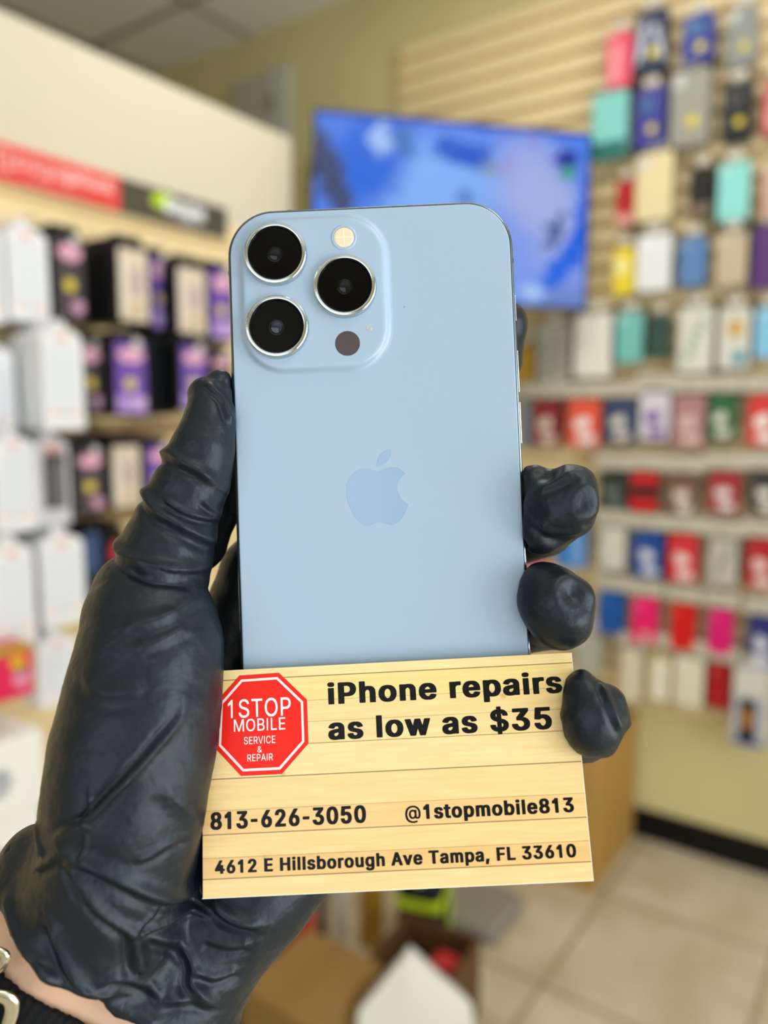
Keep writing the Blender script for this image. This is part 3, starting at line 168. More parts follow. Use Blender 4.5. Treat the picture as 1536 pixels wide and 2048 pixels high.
THIN_GLYPHS = {"&":[448,[[30,126,31,106,38,81,50,58,64,39,85,21,105,9,132,-3,162,-10,197,-12,250,-6,275,3,297,12,320,26,327,33,362,-5,440,-5,442,4,375,86,394,121,402,141,408,166,412,228,350,229,343,199,339,181,327,145,277,205,228,264,285,309,305,331,314,346,325,371,328,386,329,404,327,426,321,446,301,479,288,491,270,504,250,512,227,517,200,518,175,517,152,512,130,503,112,491,97,477,86,461,77,444,72,422,70,399,72,376,76,359,82,341,92,322,127,276,80,238,65,224,43,194,35,176,31,156],[102,129,104,146,115,170,140,198,170,221,257,119,283,86,265,73,245,62,227,56,192,51,162,55,150,60,124,79,113,91,107,104,103,116],[142,398,144,411,149,426,155,435,164,444,175,450,190,455,215,454,230,449,240,441,251,429,255,419,257,404,252,382,232,356,185,319,164,344,150,366,143,386]]],"1":[400,[[65,341,71,339,103,344,171,388,172,-4,236,-5,241,118,240,513,172,513,171,496,66,408]]],"A":[480,[[11,-2,89,-4,139,137,339,137,391,-4,467,-5,468,3,369,271,280,513,197,513],[164,204,195,298,237,431,257,378,283,298,316,206]]],"B":[456,[[55,-2,61,-5,248,-5,286,-3,321,3,348,14,373,28,391,44,404,63,414,83,421,108,423,138,421,163,416,187,407,206,396,223,382,238,351,259,327,266,346,273,371,290,391,316,398,333,402,351,403,376,401,401,398,411,395,423,386,446,371,466,355,481,333,495,308,505,276,512,243,514,56,513],[131,62,131,226,246,226,268,224,286,220,301,214,321,200,330,191,344,168,349,153,350,138,347,116,340,101,324,83,306,72,276,65,243,62],[131,290,131,447,238,447,266,444,291,437,308,425,321,408,327,393,331,373,330,358,319,331,310,318,298,308,271,295,251,291,236,290]]],"C":[510,[[36,236,40,191,46,164,55,136,65,111,78,89,93,68,111,49,146,21,168,8,191,0,213,-6,241,-11,296,-11,321,-7,366,8,388,21,406,34,424,49,439,66,464,109,472,134,478,156,477,164,471,165,408,165,394,134,376,106,364,94,353,85,338,75,325,69,298,61,268,58,238,61,216,67,188,80,166,98,145,121,131,146,118,179,111,214,108,254,109,269,111,294,118,331,130,361,145,386,166,410,188,428,213,441,238,448,268,451,296,448,323,441,341,432,365,414,385,391,399,364,403,346,473,343,472,376,463,401,440,441,423,460,406,476,388,489,366,501,321,516,266,521,216,515,191,509,168,500,146,488,109,459,93,441,78,420,65,396,54,371,46,346,40,319,36,286]]],"E":[419,[[55,-2,61,-5,376,-5,380,58,130,63,131,224,358,224,360,286,143,291,133,291,131,447,376,448,377,511,56,513]]],"I":[190,[[57,-2,63,-5,123,-5,127,511,120,514,60,514]]],"L":[393,[[55,-2,61,-5,361,-5,366,58,131,62,130,273,130,511,123,514,58,514]]],"M":[628,[[55,-2,61,-5,123,-5,126,401,165,288,282,-4,346,-4,461,288,498,393,500,386,499,-2,572,-4,573,123,572,513,472,513,348,191,316,93,289,173,156,513,58,514,55,508]]],"O":[533,[[36,236,40,191,46,164,55,136,65,111,78,89,108,51,146,21,168,8,191,0,213,-6,238,-11,296,-11,321,-7,367,9,388,21,408,36,426,51,441,69,468,111,487,164,493,191,497,221,497,271,493,319,479,371,469,396,456,419,441,441,426,458,388,488,366,500,343,509,296,519,266,521,216,515,191,509,168,500,146,488,126,474,109,459,93,441,78,419,65,396,54,371,46,346,36,286],[108,252,111,294,118,331,130,361,147,389,166,411,191,430,216,441,238,448,266,451,296,448,323,440,345,429,367,411,387,389,403,361,415,331,423,294,425,256,423,214,416,181,404,149,388,121,368,99,343,79,321,68,296,60,268,58,238,60,213,68,188,80,165,99,146,121,130,146,119,176,111,214]]],"P":[445,[[55,-2,61,-5,126,-5,131,181,236,181,273,183,308,190,336,202,361,219,379,238,394,261,405,288,412,316,414,348,412,378,404,408,395,433,379,456,370,466,361,475,336,491,308,504,275,511,236,514,56,513],[131,247,131,447,256,446,291,436,311,421,321,411,330,396,338,366,339,348,338,328,330,301,321,284,308,271,293,260,278,254,256,249,231,247]]],"R":[449,[[55,-2,61,-5,126,-5,131,193,241,193,349,-4,432,-4,433,3,322,206,338,213,361,228,375,241,381,246,393,266,406,293,412,321,414,353,412,383,406,411,395,436,381,458,361,477,336,494,308,505,276,511,236,514,56,513],[131,260,131,447,256,446,293,436,313,422,322,413,331,399,339,371,340,351,339,333,330,306,321,291,309,281,293,271,280,266,258,261]]],"S":[447,[[33,134,37,107,47,79,59,57,76,37,99,18,124,5,154,-6,186,-12,221,-14,264,-12,299,-4,326,6,354,21,374,38,390,59,404,84,411,109,413,139,412,164,399,202,386,219,364,242,349,252,316,268,281,280,199,302,174,312,156,321,136,337,126,349,121,364,121,384,125,399,132,412,144,426,156,436,171,444,186,449,226,454,254,451,274,445,299,432,316,417,327,399,334,373,404,373,406,382,402,407,395,429,380,454,365,472,344,489,319,503,291,513,261,519,229,521,194,519,161,512,134,502,109,488,87,472,71,453,58,429,50,404,47,372,51,339,63,309,83,284,109,264,141,249,181,234,256,214,290,202,316,186,328,174,336,163,341,139,339,124,334,110,325,97,314,84,299,73,282,64,266,59,246,55,224,54,186,58,156,69,141,79,128,92,119,105,107,142,36,142]]],"T":[449,[[27,448,185,447,189,-4,258,-5,262,221,262,446,420,447,421,513,30,514]]],"V":[480,[[11,506,199,-2,282,-4,452,462,468,506,467,513,391,513,279,191,252,111,242,71,204,191,88,513,14,514]]],"a":[389,[[25,102,27,82,34,59,43,42,56,25,73,10,91,0,111,-7,136,-12,161,-14,203,-8,218,-4,246,11,257,22,271,38,273,-4,338,-5,342,252,340,279,335,304,326,324,316,341,304,354,291,364,276,373,258,380,208,389,171,388,151,385,111,373,91,362,74,349,59,334,47,317,36,294,38,286,97,269,103,269,113,286,121,295,143,313,163,321,178,325,196,326,213,325,226,322,238,316,256,303,262,294,267,284,270,269,271,257,267,244,258,238,248,234,123,216,88,204,73,197,50,179,38,164,31,149,27,132],[98,94,98,117,107,134,123,147,148,158,223,169,271,179,271,139,269,124,265,109,251,85,236,71,206,55,171,50,148,52,136,56,123,61,113,68,106,77]]],"b":[424,[[48,-2,116,-4,117,43,144,16,169,-1,186,-8,206,-12,229,-13,261,-11,291,-2,318,13,340,30,359,53,374,80,386,113,393,148,395,188,393,228,386,263,374,298,357,325,340,345,316,366,291,378,274,383,261,387,229,389,204,388,186,384,168,378,153,368,134,351,121,334,119,340,119,513,51,514],[119,172,119,215,122,235,129,258,137,275,151,295,166,308,182,318,201,323,221,325,239,323,256,318,275,308,291,293,304,275,312,255,318,235,322,205,322,165,318,143,312,123,303,103,291,85,275,70,259,60,241,54,221,52,199,54,184,59,169,68,151,82,139,100,129,120,122,143]]],"d":[424,[[30,178,31,148,38,113,51,80,66,53,84,30,107,12,135,-2,162,-11,195,-13,220,-12,240,-8,270,8,292,28,307,49,308,-2,375,-5,377,325,376,513,307,513,305,333,282,359,257,377,240,384,220,388,195,389,162,387,135,379,108,365,85,346,67,325,51,298,38,263,31,230],[102,175,101,190,103,210,107,238,113,258,121,275,135,294,150,307,166,318,185,323,205,325,227,322,242,318,257,309,273,295,286,278,296,258,302,235,306,203,307,188,302,143,295,120,286,100,274,83,260,70,242,60,225,54,205,52,185,54,167,59,150,70,135,84,122,101,113,123,107,140]]],"e":[404,[[30,180,32,148,39,113,52,80,69,53,87,32,115,11,142,-2,175,-10,212,-13,240,-12,265,-8,287,0,305,9,325,22,339,35,352,50,362,68,370,88,367,96,305,110,290,86,272,70,260,62,240,54,227,52,212,51,190,53,175,57,157,64,139,78,125,93,115,110,107,128,105,143,102,163,375,165,375,230,370,258,362,285,352,308,337,329,323,345,307,359,289,370,250,385,205,389,170,387,139,378,110,363,87,344,67,322,50,293,39,260,31,225],[102,227,106,245,112,263,122,280,136,298,150,308,167,318,185,323,205,325,227,323,242,318,257,311,274,295,294,265,302,227]]],"g":[425,[[30,180,31,152,38,117,52,85,67,60,85,40,110,22,135,9,162,2,195,0,220,1,240,5,271,20,291,37,305,55,306,-5,303,-33,292,-55,277,-71,257,-83,235,-90,207,-92,170,-88,147,-78,136,-70,125,-60,106,-38,97,-37,47,-65,47,-73,54,-88,77,-113,92,-126,110,-136,130,-144,155,-151,205,-156,240,-154,260,-150,295,-141,319,-128,338,-113,353,-95,368,-70,375,-43,377,-10,377,382,310,384,307,330,285,359,272,368,257,377,240,384,220,388,195,389,162,387,135,379,107,365,87,347,67,325,51,297,38,265,31,232],[102,179,101,195,106,235,112,255,122,277,135,294,150,308,167,318,185,323,207,325,225,323,242,318,260,308,275,295,287,278,295,262,303,237,306,212,306,167,303,147,297,127,287,109,275,92,260,79,242,70,225,66,205,64,185,66,167,70,150,80,135,92,122,108,112,130,106,150]]],"i":[167,[[36,481,42,461,50,451,59,444,69,440,87,438,97,439,109,444,119,452,125,458,129,468,131,486,130,496,125,508,119,516,109,522,99,526,84,529,69,526,59,522,49,516,43,508,38,496],[49,-4,114,-5,118,383,52,384]]],"l":[172,[[51,-2,57,-5,117,-5,121,511,114,514,54,514]]],"m":[610,[[48,-2,116,-5,120,256,125,273,140,298,150,308,164,317,186,324,199,325,216,323,234,318,249,307,260,293,267,278,269,258,270,-4,336,-5,341,261,349,285,356,296,369,309,389,321,419,325,436,324,451,319,469,308,481,293,487,278,491,253,491,76,492,-4,559,-5,562,256,560,286,554,311,546,331,533,351,517,366,501,376,481,385,461,390,436,391,414,390,379,380,359,369,346,360,334,348,322,333,319,326,307,346,291,365,271,380,249,388,221,391,201,390,184,387,169,381,139,361,128,351,119,336,116,383,51,384,48,378]]],"o":[415,[[30,180,32,148,39,113,52,80,67,55,87,33,112,12,140,-1,172,-10,207,-13,245,-10,275,-2,302,11,327,31,346,53,363,80,376,113,384,148,386,195,384,228,376,263,363,295,347,323,327,345,302,365,275,378,242,387,205,389,172,387,140,378,112,364,89,345,68,323,52,295,39,263,32,228],[102,174,101,188,102,205,107,235,112,253,122,273,135,292,150,306,167,317,187,323,207,325,230,323,251,315,265,307,280,293,294,273,303,253,310,230,313,203,313,165,310,144,303,123,295,103,282,85,265,69,247,59,225,53,207,51,185,54,170,59,150,70,135,84,121,103,112,122,107,140]]],"p":[424,[[48,-145,116,-148,119,38,121,44,142,18,169,0,186,-8,206,-12,231,-13,261,-11,291,-2,316,11,339,29,359,53,374,80,386,113,393,148,395,190,393,230,385,265,374,298,359,323,349,335,339,347,317,365,291,378,261,387,229,389,204,388,168,378,134,351,119,331,116,383,54,384,48,383],[119,172,119,215,122,235,129,258,137,275,151,295,166,308,182,318,201,323,221,325,239,323,256,318,275,308,291,293,304,275,312,255,318,235,322,205,322,165,318,143,312,123,303,103,291,85,275,70,259,60,241,54,221,52,199,54,184,59,169,68,151,82,139,100,129,120,122,143]]],"r":[259,[[48,-2,116,-5,120,253,129,278,138,291,164,311,179,317,206,321,241,317,247,318,247,388,211,390,189,388,169,382,149,372,133,358,119,341,116,383,49,383]]],"s":[365,[[31,90,36,70,46,50,59,33,72,20,89,8,109,-2,154,-12,212,-12,239,-7,264,2,287,15,302,26,316,43,328,63,334,83,336,108,333,133,324,158,310,175,292,191,264,205,172,229,139,240,128,248,119,258,115,268,116,288,123,300,137,314,154,323,167,326,187,328,209,326,224,320,237,313,251,298,264,273,272,272,327,285,322,313,302,345,291,355,274,368,257,377,237,384,214,388,159,388,134,383,112,375,92,365,74,350,62,337,51,318,44,298,42,273,45,248,54,223,69,203,87,189,114,176,147,165,212,150,239,140,249,132,258,120,262,105,261,95,254,79,238,65,224,58,207,53,182,50,159,53,144,57,129,64,114,78,106,90,99,110,34,99]]],"u":[410,[[49,121,49,106,56,78,64,56,77,36,94,18,111,7,131,-2,156,-8,181,-10,211,-8,238,1,261,13,281,31,291,46,294,-4,361,-4,362,381,292,383,291,308,290,136,286,118,280,103,271,88,259,76,233,61,216,56,201,55,176,58,159,65,141,79,128,98,121,118,119,146,119,382,49,383]]],"w":[567,[[18,376,133,-2,201,-5,263,203,284,286,314,168,364,-4,433,-4,530,313,550,376,549,383,476,383,415,166,399,97,387,138,367,216,320,383,249,384,187,166,171,93,145,193,91,383,21,384]]]}
VOX = 0.9
STRAP = (18.8, 11.0)
BUCKLE = [(-83.5, -108.0, 27.5), (-84.0, -97.0, 25.0)]
# ------------------------------------------------------------ helpers
def lin(h, k=1.0):
    f = lambda c: c/12.92 if c <= 0.04045 else ((c+0.055)/1.055)**2.4
    return tuple(min(0.92, f(int(h[i:i+2], 16)/255.0)*k) for i in (0, 2, 4)) + (1.0,)

_mats = {}
def mat(h, rough=0.5, metal=0.0, spec=0.5, coat=0.0, noise=None):
    """plain coloured surface; noise=(scale, amount) adds a faint mottling"""
    if metal == 0 and max(lin(h)[:3]) < 0.03: spec = min(spec, 0.22)
    key = (h, rough, metal, spec, coat, noise)
    if key in _mats: return _mats[key]
    m = bpy.data.materials.new('surface_' + h.lower())
    m.use_nodes = True
    nt = m.node_tree; b = nt.nodes['Principled BSDF']
    b.inputs['Base Color'].default_value = lin(h)
    b.inputs['Roughness'].default_value = rough
    b.inputs['Metallic'].default_value = metal
    b.inputs['Specular IOR Level'].default_value = spec
    b.inputs['Coat Weight'].default_value = coat
    if noise:
        tc = nt.nodes.new('ShaderNodeTexCoord'); n = nt.nodes.new('ShaderNodeTexNoise')
        n.inputs['Scale'].default_value = noise[0]; n.inputs['Detail'].default_value = 3
        nt.links.new(tc.outputs['Object'], n.inputs['Vector'])
        mx = nt.nodes.new('ShaderNodeMix'); mx.data_type = 'RGBA'
        mx.inputs[6].default_value = lin(h, 1-noise[1]); mx.inputs[7].default_value = lin(h, 1+noise[1])
        nt.links.new(n.outputs['Fac'], mx.inputs[0]); nt.links.new(mx.outputs[2], b.inputs['Base Color'])
    _mats[key] = m
    return m

def film(h, opacity, rough=0.12):
    key = ('film', h, opacity, rough)
    if key in _mats: return _mats[key]
    m = bpy.data.materials.new('clear_film'); m.use_nodes = True
    nt = m.node_tree; out = nt.nodes['Material Output']; b = nt.nodes['Principled BSDF']
    b.inputs['Base Color'].default_value = lin(h); b.inputs['Roughness'].default_value = rough
    tr = nt.nodes.new('ShaderNodeBsdfTransparent'); mx = nt.nodes.new('ShaderNodeMixShader')
    mx.inputs[0].default_value = opacity
    nt.links.new(tr.outputs[0], mx.inputs[1]); nt.links.new(b.outputs[0], mx.inputs[2]); nt.links.new(mx.outputs[0], out.inputs['Surface'])
    _mats[key] = m
    return m

def link(name, me, m=None, parent=None, smooth=False):
    o = bpy.data.objects.new(name, me); COL.objects.link(o)
    if m is not None and not me.materials: me.materials.append(m)
    if parent is not None: o.parent = parent
    if smooth:
        me.polygons.foreach_set('use_smooth', [True]*len(me.polygons))
    return o

def build(name, bm, m, parent=None, smooth=False):
    bmesh.ops.recalc_face_normals(bm, faces=bm.faces)
    me = bpy.data.meshes.new(name); bm.to_mesh(me); bm.free()
    return link(name, me, m, parent, smooth)

def tag(o, label=None, cat=None, group=None, kind=None):
    for k, v in (('label', label), ('category', cat), ('group', group), ('kind', kind)):
        if v: o[k] = v
    return o

def thing(name, label, cat, loc=(0, 0, 0), rz=0.0, group=None):
    o = bpy.data.objects.new(name, None); COL.objects.link(o)
    o.empty_display_size = 0.05
    o.location = loc; o.rotation_euler = (0, 0, rz)
    return tag(o, label, cat, group)

def copy_tree(o, parent=None):
    c = o.copy(); COL.objects.link(c)
    if parent is not None: c.parent = parent
    for ch in list(o.children): copy_tree(ch, c)
    return c

def box(bm, lo, hi, bevel=0.0, seg=2):
    r = bmesh.ops.create_cube(bm, size=1.0)
    lo, hi = Vector(lo), Vector(hi)
    for v in r['verts']:
        v.co = Vector(((lo[i]+hi[i])/2 + v.co[i]*(hi[i]-lo[i]) for i in range(3)))
    if bevel > 0:
        es = list({e for v in r['verts'] for e in v.link_edges})
        bmesh.ops.bevel(bm, geom=es, offset=bevel, segments=seg, affect='EDGES', profile=0.5)

def boxes(name, lst, m, parent=None, bevel=0.0, seg=2):
    bm = bmesh.new()
    for lo, hi in lst: box(bm, lo, hi, bevel, seg)
    return build(name, bm, m, parent)

def rr(w, h, r, n=8, cx=0.0, cy=0.0):
    """rounded rectangle outline, counter-clockwise"""
    r = min(r, w/2-1e-6, h/2-1e-6); p = []
    for k, (sx, sy) in enumerate(((1, 1), (-1, 1), (-1, -1), (1, -1))):
        for i in range(n+1):
            a = math.pi/2*(k + i/n)
            p.append((cx + sx*(w/2-r) + r*math.cos(a), cy + sy*(h/2-r) + r*math.sin(a)))
    return p

def circ(r, n=48, cx=0.0, cy=0.0):
    return [(cx + r*math.cos(2*math.pi*i/n), cy + r*math.sin(2*math.pi*i/n)) for i in range(n)]

def loft(bm, loops, cap0=True, cap1=True):
    """stack of equal-length closed loops of 3-D points"""
    rings = [[bm.verts.new(p) for p in lp] for lp in loops]
    n = len(rings[0])
    for a, b in zip(rings, rings[1:]):
        for i in range(n):
            bm.faces.new((a[i], a[(i+1) % n], b[(i+1) % n], b[i]))
    if cap0: bm.faces.new(list(reversed(rings[0])))
    if cap1: bm.faces.new(rings[-1])

def slab2(bm, outline, z0, z1):
    loft(bm, [[(x, y, z0) for x, y in outline], [(x, y, z1) for x, y in outline]])

def front_slab(bm, outline, y0, y1):
    """outline in x,z; thickness along y (the front looks to -y)"""
    loft(bm, [[(x, y1, z) for x, z in outline], [(x, y0, z) for x, z in outline]])

def tube(bm, pts, r, n=10):
    pts = [Vector(p) for p in pts]; loops = []
    for i, p in enumerate(pts):
        d = (pts[min(i+1, len(pts)-1)] - pts[max(i-1, 0)]).normalized()
        u = d.orthogonal().normalized() if i == 0 else (u - d*u.dot(d)).normalized()
        v = d.cross(u)
        loops.append([p + (u*math.cos(2*math.pi*k/n) + v*math.sin(2*math.pi*k/n))*r for k in range(n)])
    loft(bm, loops)

def text_mesh(body, width, cap, bold):
    """flat letters cut from the outline tables below the layout numbers"""
    G = BOLD_GLYPHS if bold else THIN_GLYPHS
    c = bpy.data.curves.new('lettering', 'CURVE'); c.dimensions = '2D'; c.fill_mode = 'BOTH'
    x = 0.0
    for ch in body:
        if ch == ' ': x += 0.24; continue
        adv, polys = G[ch]
        for p in polys:
            s = c.splines.new('POLY'); n = len(p)//2; s.points.add(n-1)
            for i in range(n): s.points[i].co = (p[2*i]/1000+x, p[2*i+1]/1000, 0, 1)
            s.use_cyclic_u = True
        x += adv/1000 + (0.06 if bold else 0.02)
    o = bpy.data.objects.new('lettering', c); COL.objects.link(o)
    bpy.context.view_layer.update()
    me = bpy.data.meshes.new_from_object(o.evaluated_get(bpy.context.evaluated_depsgraph_get()))
    bpy.data.objects.remove(o); bpy.data.curves.remove(c)
    n = len(me.vertices); co = np.empty(n*3, dtype=np.float32); me.vertices.foreach_get('co', co); co = co.reshape(-1, 3)
    x0, x1 = co[:, 0].min(), co[:, 0].max()
    base = -0.019 if bold else -0.008
    co[:, 0] = (co[:, 0]-x0)*width/(x1-x0); co[:, 1] = (co[:, 1]-base)*cap/(0.509-2*base); co[:, 2] = 0
    me.vertices.foreach_set('co', co.ravel()); me.update()
    # one facing for all letters, towards +z
    bm = bmesh.new(); bm.from_mesh(me)
    for f in bm.faces:
        f.normal_update()
        if f.normal.z < 0: f.normal_flip()
    bm.to_mesh(me); bm.free()
    me.name = 'lettering'
    return me

def lettering(body, width, height, m, parent, x, y, z, bold=False, axes='xy'):
    me = text_mesh(body, width, height, bold)
    o = link('lettering', me, m, parent)
    o.location = (x, y, z)
    if axes == 'xz': o.rotation_euler = (math.pi/2, 0, 0)
    return o

# ------------------------------------------------------------ materials of the room
def plaster(h, bump=0.05, rough=0.75):
    m = mat(h, rough, noise=(3.0, 0.02)).copy(); m.name = 'painted_wall_' + h.lower()
    nt = m.node_tree; b = nt.nodes['Principled BSDF']
    tc = nt.nodes.new('ShaderNodeTexCoord'); n = nt.nodes.new('ShaderNodeTexNoise'); n.inputs['Scale'].default_value = 180
    bp = nt.nodes.new('ShaderNodeBump'); bp.inputs['Strength'].default_value = bump; bp.inputs['Distance'].default_value = 0.002
    nt.links.new(tc.outputs['Object'], n.inputs['Vector']); nt.links.new(n.outputs['Fac'], bp.inputs['Height']); nt.links.new(bp.outputs[0], b.inputs['Normal'])
    return m

def floor_material():
    m = bpy.data.materials.new('floor_tiles'); m.use_nodes = True
    nt = m.node_tree; b = nt.nodes['Principled BSDF']; L = nt.links.new
    tc = nt.nodes.new('ShaderNodeTexCoord'); sp = nt.nodes.new('ShaderNodeSeparateXYZ'); L(tc.outputs['Object'], sp.inputs[0])
    def joint(sock, off):
        a = nt.nodes.new('ShaderNodeMath'); a.operation = 'SUBTRACT'; L(sock, a.inputs[0]); a.inputs[1].default_value = off - 0.457/2
        w = nt.nodes.new('ShaderNodeMath'); w.operation = 'FLOORED_MODULO'; L(a.outputs[0], w.inputs[0]); w.inputs[1].default_value = 0.457
        s = nt.nodes.new('ShaderNodeMath'); s.operation = 'SUBTRACT'; L(w.outputs[0], s.inputs[0]); s.inputs[1].default_value = 0.457/2
        q = nt.nodes.new('ShaderNodeMath'); q.operation = 'ABSOLUTE'; L(s.outputs[0], q.inputs[0])
        c = nt.nodes.new('ShaderNodeMath'); c.operation = 'LESS_THAN'; L(q.outputs[0], c.inputs[0]); c.inputs[1].default_value = 0.0055
        return c.outputs[0]
    jx, jy = joint(sp.outputs[0], 1.69), joint(sp.outputs[1], 0.70)
    mx = nt.nodes.new('ShaderNodeMath'); mx.operation = 'MAXIMUM'; L(jx, mx.inputs[0]); L(jy, mx.inputs[1])
    n = nt.nodes.new('ShaderNodeTexNoise'); n.inputs['Scale'].default_value = 6; n.inputs['Detail'].default_value = 4; L(tc.outputs['Object'], n.inputs['Vector'])
    rp = nt.nodes.new('ShaderNodeValToRGB'); L(n.outputs['Fac'], rp.inputs[0])
    rp.color_ramp.elements[0].position = 0.35; rp.color_ramp.elements[0].color = lin('B8AC90')
    rp.color_ramp.elements[1].position = 0.68; rp.color_ramp.elements[1].color = lin('CCC3AE')
    c = nt.nodes.new('ShaderNodeMix'); c.data_type = 'RGBA'; L(mx.outputs[0], c.inputs[0]); L(rp.outputs[0], c.inputs[6]); c.inputs[7].default_value = lin('8E7F5E')
    L(c.outputs[2], b.inputs['Base Color']); b.inputs['Roughness'].default_value = 0.42
    return m

# ------------------------------------------------------------ the room
WX = 2.545; CEIL = 3.03
wall_paint = plaster('D6CA94')
tan = mat('ECD6A6', 0.5, noise=(9.0, 0.04))
tag(boxes('floor', [((-2.7, -2.1, -0.05), (WX+0.1, 4.4, 0.0))], floor_material()), kind='structure')
tag(boxes('ceiling', [((-2.7, -2.1, CEIL), (WX+0.1, 4.4, CEIL+0.05))], plaster('F0EEE8', 0.3, 0.9)), kind='structure')
tag(boxes('wall_right', [((WX, -2.1, 0), (WX+0.1, 4.4, CEIL))], wall_paint), kind='structure')
tag(boxes('wall_back', [((-2.7, 4.3, 0), (WX, 4.4, CEIL))], wall_paint), kind='structure')
tag(boxes('wall_front', [((-2.6, -2.1, 0), (WX, -2.0, 0.45)), ((-2.6, -2.1, 2.6), (WX, -2.0, CEIL)), ((-2.6, -2.1, 0.45), (-1.3, -2.0, 2.6)), ((1.9, -2.1, 0.45), (WX, -2.0, 2.6))], wall_paint), kind='structure')
tag(boxes('wall_left', [((-2.7, -2.1, 0), (-2.6, 4.3, 0.45)), ((-2.7, -2.1, 2.6), (-2.6, 4.3, CEIL)), ((-2.7, 1.2, 0.45), (-2.6, 4.3, 2.6)), ((-2.7, -2.1, 0.45), (-2.6, -1.8, 2.6))], wall_paint), kind='structure')
alu = mat('9A9C9E', 0.35, 0.9)
tag(boxes('window_1', [((-1.3, -2.07, 0.45), (1.9, -2.03, 0.5)), ((-1.3, -2.07, 2.55), (1.9, -2.03, 2.6)), ((-1.3, -2.07, 0.45), (-1.25, -2.03, 2.6)), ((-0.05, -2.07, 0.45), (0.0, -2.03, 2.6)), ((0.85, -2.07, 0.45), (0.9, -2.03, 2.6)), ((1.85, -2.07, 0.45), (1.9, -2.03, 2.6))], alu), kind='structure')
tag(boxes('window_2', [((-2.67, -1.8, 0.45), (-2.63, 1.2, 0.5)), ((-2.67, -1.8, 2.55), (-2.63, 1.2, 2.6)), ((-2.67, -1.8, 0.45), (-2.63, -1.75, 2.6)), ((-2.67, 1.15, 0.45), (-2.63, 1.2, 2.6))], alu), kind='structure')
tag(boxes('baseboard_right', [((WX-0.012, -2.0, 0), (WX, 4.3, 0.1))], mat('0B0B0C', 0.45)), kind='structure')
grid = []
for i in range(-5, 3):
    x = 2.206 + 0.61*i
    if x < WX: grid.append(((x-0.012, -2.0, CEIL-0.006), (x+0.012, 4.3, CEIL+0.01)))
for i in range(-4, 4):
    y = 2.48 + 0.61*2*i/2
    grid.append(((-2.6, y-0.012, CEIL-0.006), (WX, y+0.012, CEIL+0.01)))
tag(boxes('trim_1', grid, mat('A49C8C', 0.6)), kind='structure')

# slatwall panel on the right wall, with its peg hooks
slat = thing('slatwall_panel', 'tan grooved slatwall panel on the right wall holding rows of phone cases', 'display panel', (WX, 0.6, 0.46))
Z0, Z1, PITCH_S = 0.0, 2.31, 0.0685
prof = [(-0.001, Z0)]
z = Z1; fr = []
while z > 0.01:
    zb = max(z-PITCH_S+0.026, 0.0)
    fr.append((zb, z)); z -= PITCH_S
bm = bmesh.new()
box(bm, (-0.011, -1.6, 0), (-0.001, 1.09, Z1))
for a, b in fr: box(bm, (-0.034, -1.6, a), (-0.0112, 1.09, b), 0.004, 2)
build('slat_board', bm, tan, slat)
boxes('edge_strip', [((-0.035, 1.091, 0), (-0.001, 1.10, Z1))], mat('C9B888', 0.5), slat)

# grey electrical panel high on the right wall
pn = thing('wall_panel', 'pale grey metal wall panel high beside the partition end', 'electrical panel', (WX, 2.41, 2.45))
boxes('panel_door', [((-0.03, -0.06, 0), (-0.001, 0.17, 0.40))], mat('B9B6A2', 0.5), pn, 0.004)
boxes('panel_frame', [((-0.04, -0.17, 0), (-0.001, -0.062, 0.40))], mat('C4C6BC', 0.5), pn, 0.004)
boxes('latch', [((-0.05, -0.10, 0.24), (-0.04, -0.075, 0.29))], mat('77746A', 0.4), pn, 0.003)

# ------------------------------------------------------------ display partition on the left
PY = 1.65
part = thing('display_partition', 'cream topped freestanding partition with slat board and wall stock', 'partition', (0.2, PY, 0))
cream = plaster('CFC9B4', 0.03)
boxes('header_panel', [((-1.6, 0, 1.955), (1.665, 0.09, 2.262))], cream, part, 0.002)
boxes('end_post', [((1.63, 0.004, 0), (1.665, 0.086, 1.955))], mat('E0D6B8', 0.5), part)
bm = bmesh.new()
box(bm, (-1.6, 0.012, 0.02), (1.63, 0.08, 1.955))
z = 1.955
while z > 0.55:
    box(bm, (-1.6, 0.0, z-0.058), (1.63, 0.0118, z), 0.003, 1); z -= 0.076
build('slat_board', bm, mat('EFD9A8', 0.5, noise=(9.0, 0.04)), part)
boxes('price_rail', [((-1.0, -0.02, zz), (1.60, 0.0, zz+0.03)) for zz in (1.375, 1.158)], mat('A5865C', 0.5), part)

# carrier signs
def carrier_sign(name, label, x0, x1, z0, z1, h):
    t = thing(name, label, 'sign', (x0, PY-0.012, z0))
    boxes('sign_board', [((0, 0, 0), (x1-x0, 0.011, z1-z0))], mat(h, 0.35), t, 0.001)
    return t
sg = carrier_sign('carrier_sign', 'red sign with white lettering on the partition', 0.45, 1.228, 1.913, 1.992, 'DF4A44')
wht = mat('EFC2C0', 0.5)
lettering('page', 0.115, 0.030, wht, sg, 0.515, -0.0006, 0.035, False, 'xz')
lettering('plus', 0.125, 0.030, wht, sg, 0.633, -0.0006, 0.035, True, 'xz')
lettering('prepaid wireless', 0.13, 0.009, mat('EFA5A2', 0.5), sg, 0.54, -0.0006, 0.014, False, 'xz')
bm = bmesh.new()
o = rr(0.030, 0.042, 0.006, 4, 0.488, 0.043); i_ = rr(0.020, 0.032, 0.004, 4, 0.488, 0.043)
loft(bm, [[(x, -0.0005, zz) for x, zz in o], [(x, -0.0012, zz) for x, zz in o], [(x, -0.0012, zz) for x, zz in i_], [(x, -0.0005, zz) for x, zz in i_]], False, False)
build('page_logo', bm, wht, sg)
s2 = carrier_sign('carrier_sign', 'dark grey sign with lime swirl logo on the partition', 1.229, 1.578, 1.913, 1.992, '4B473E')
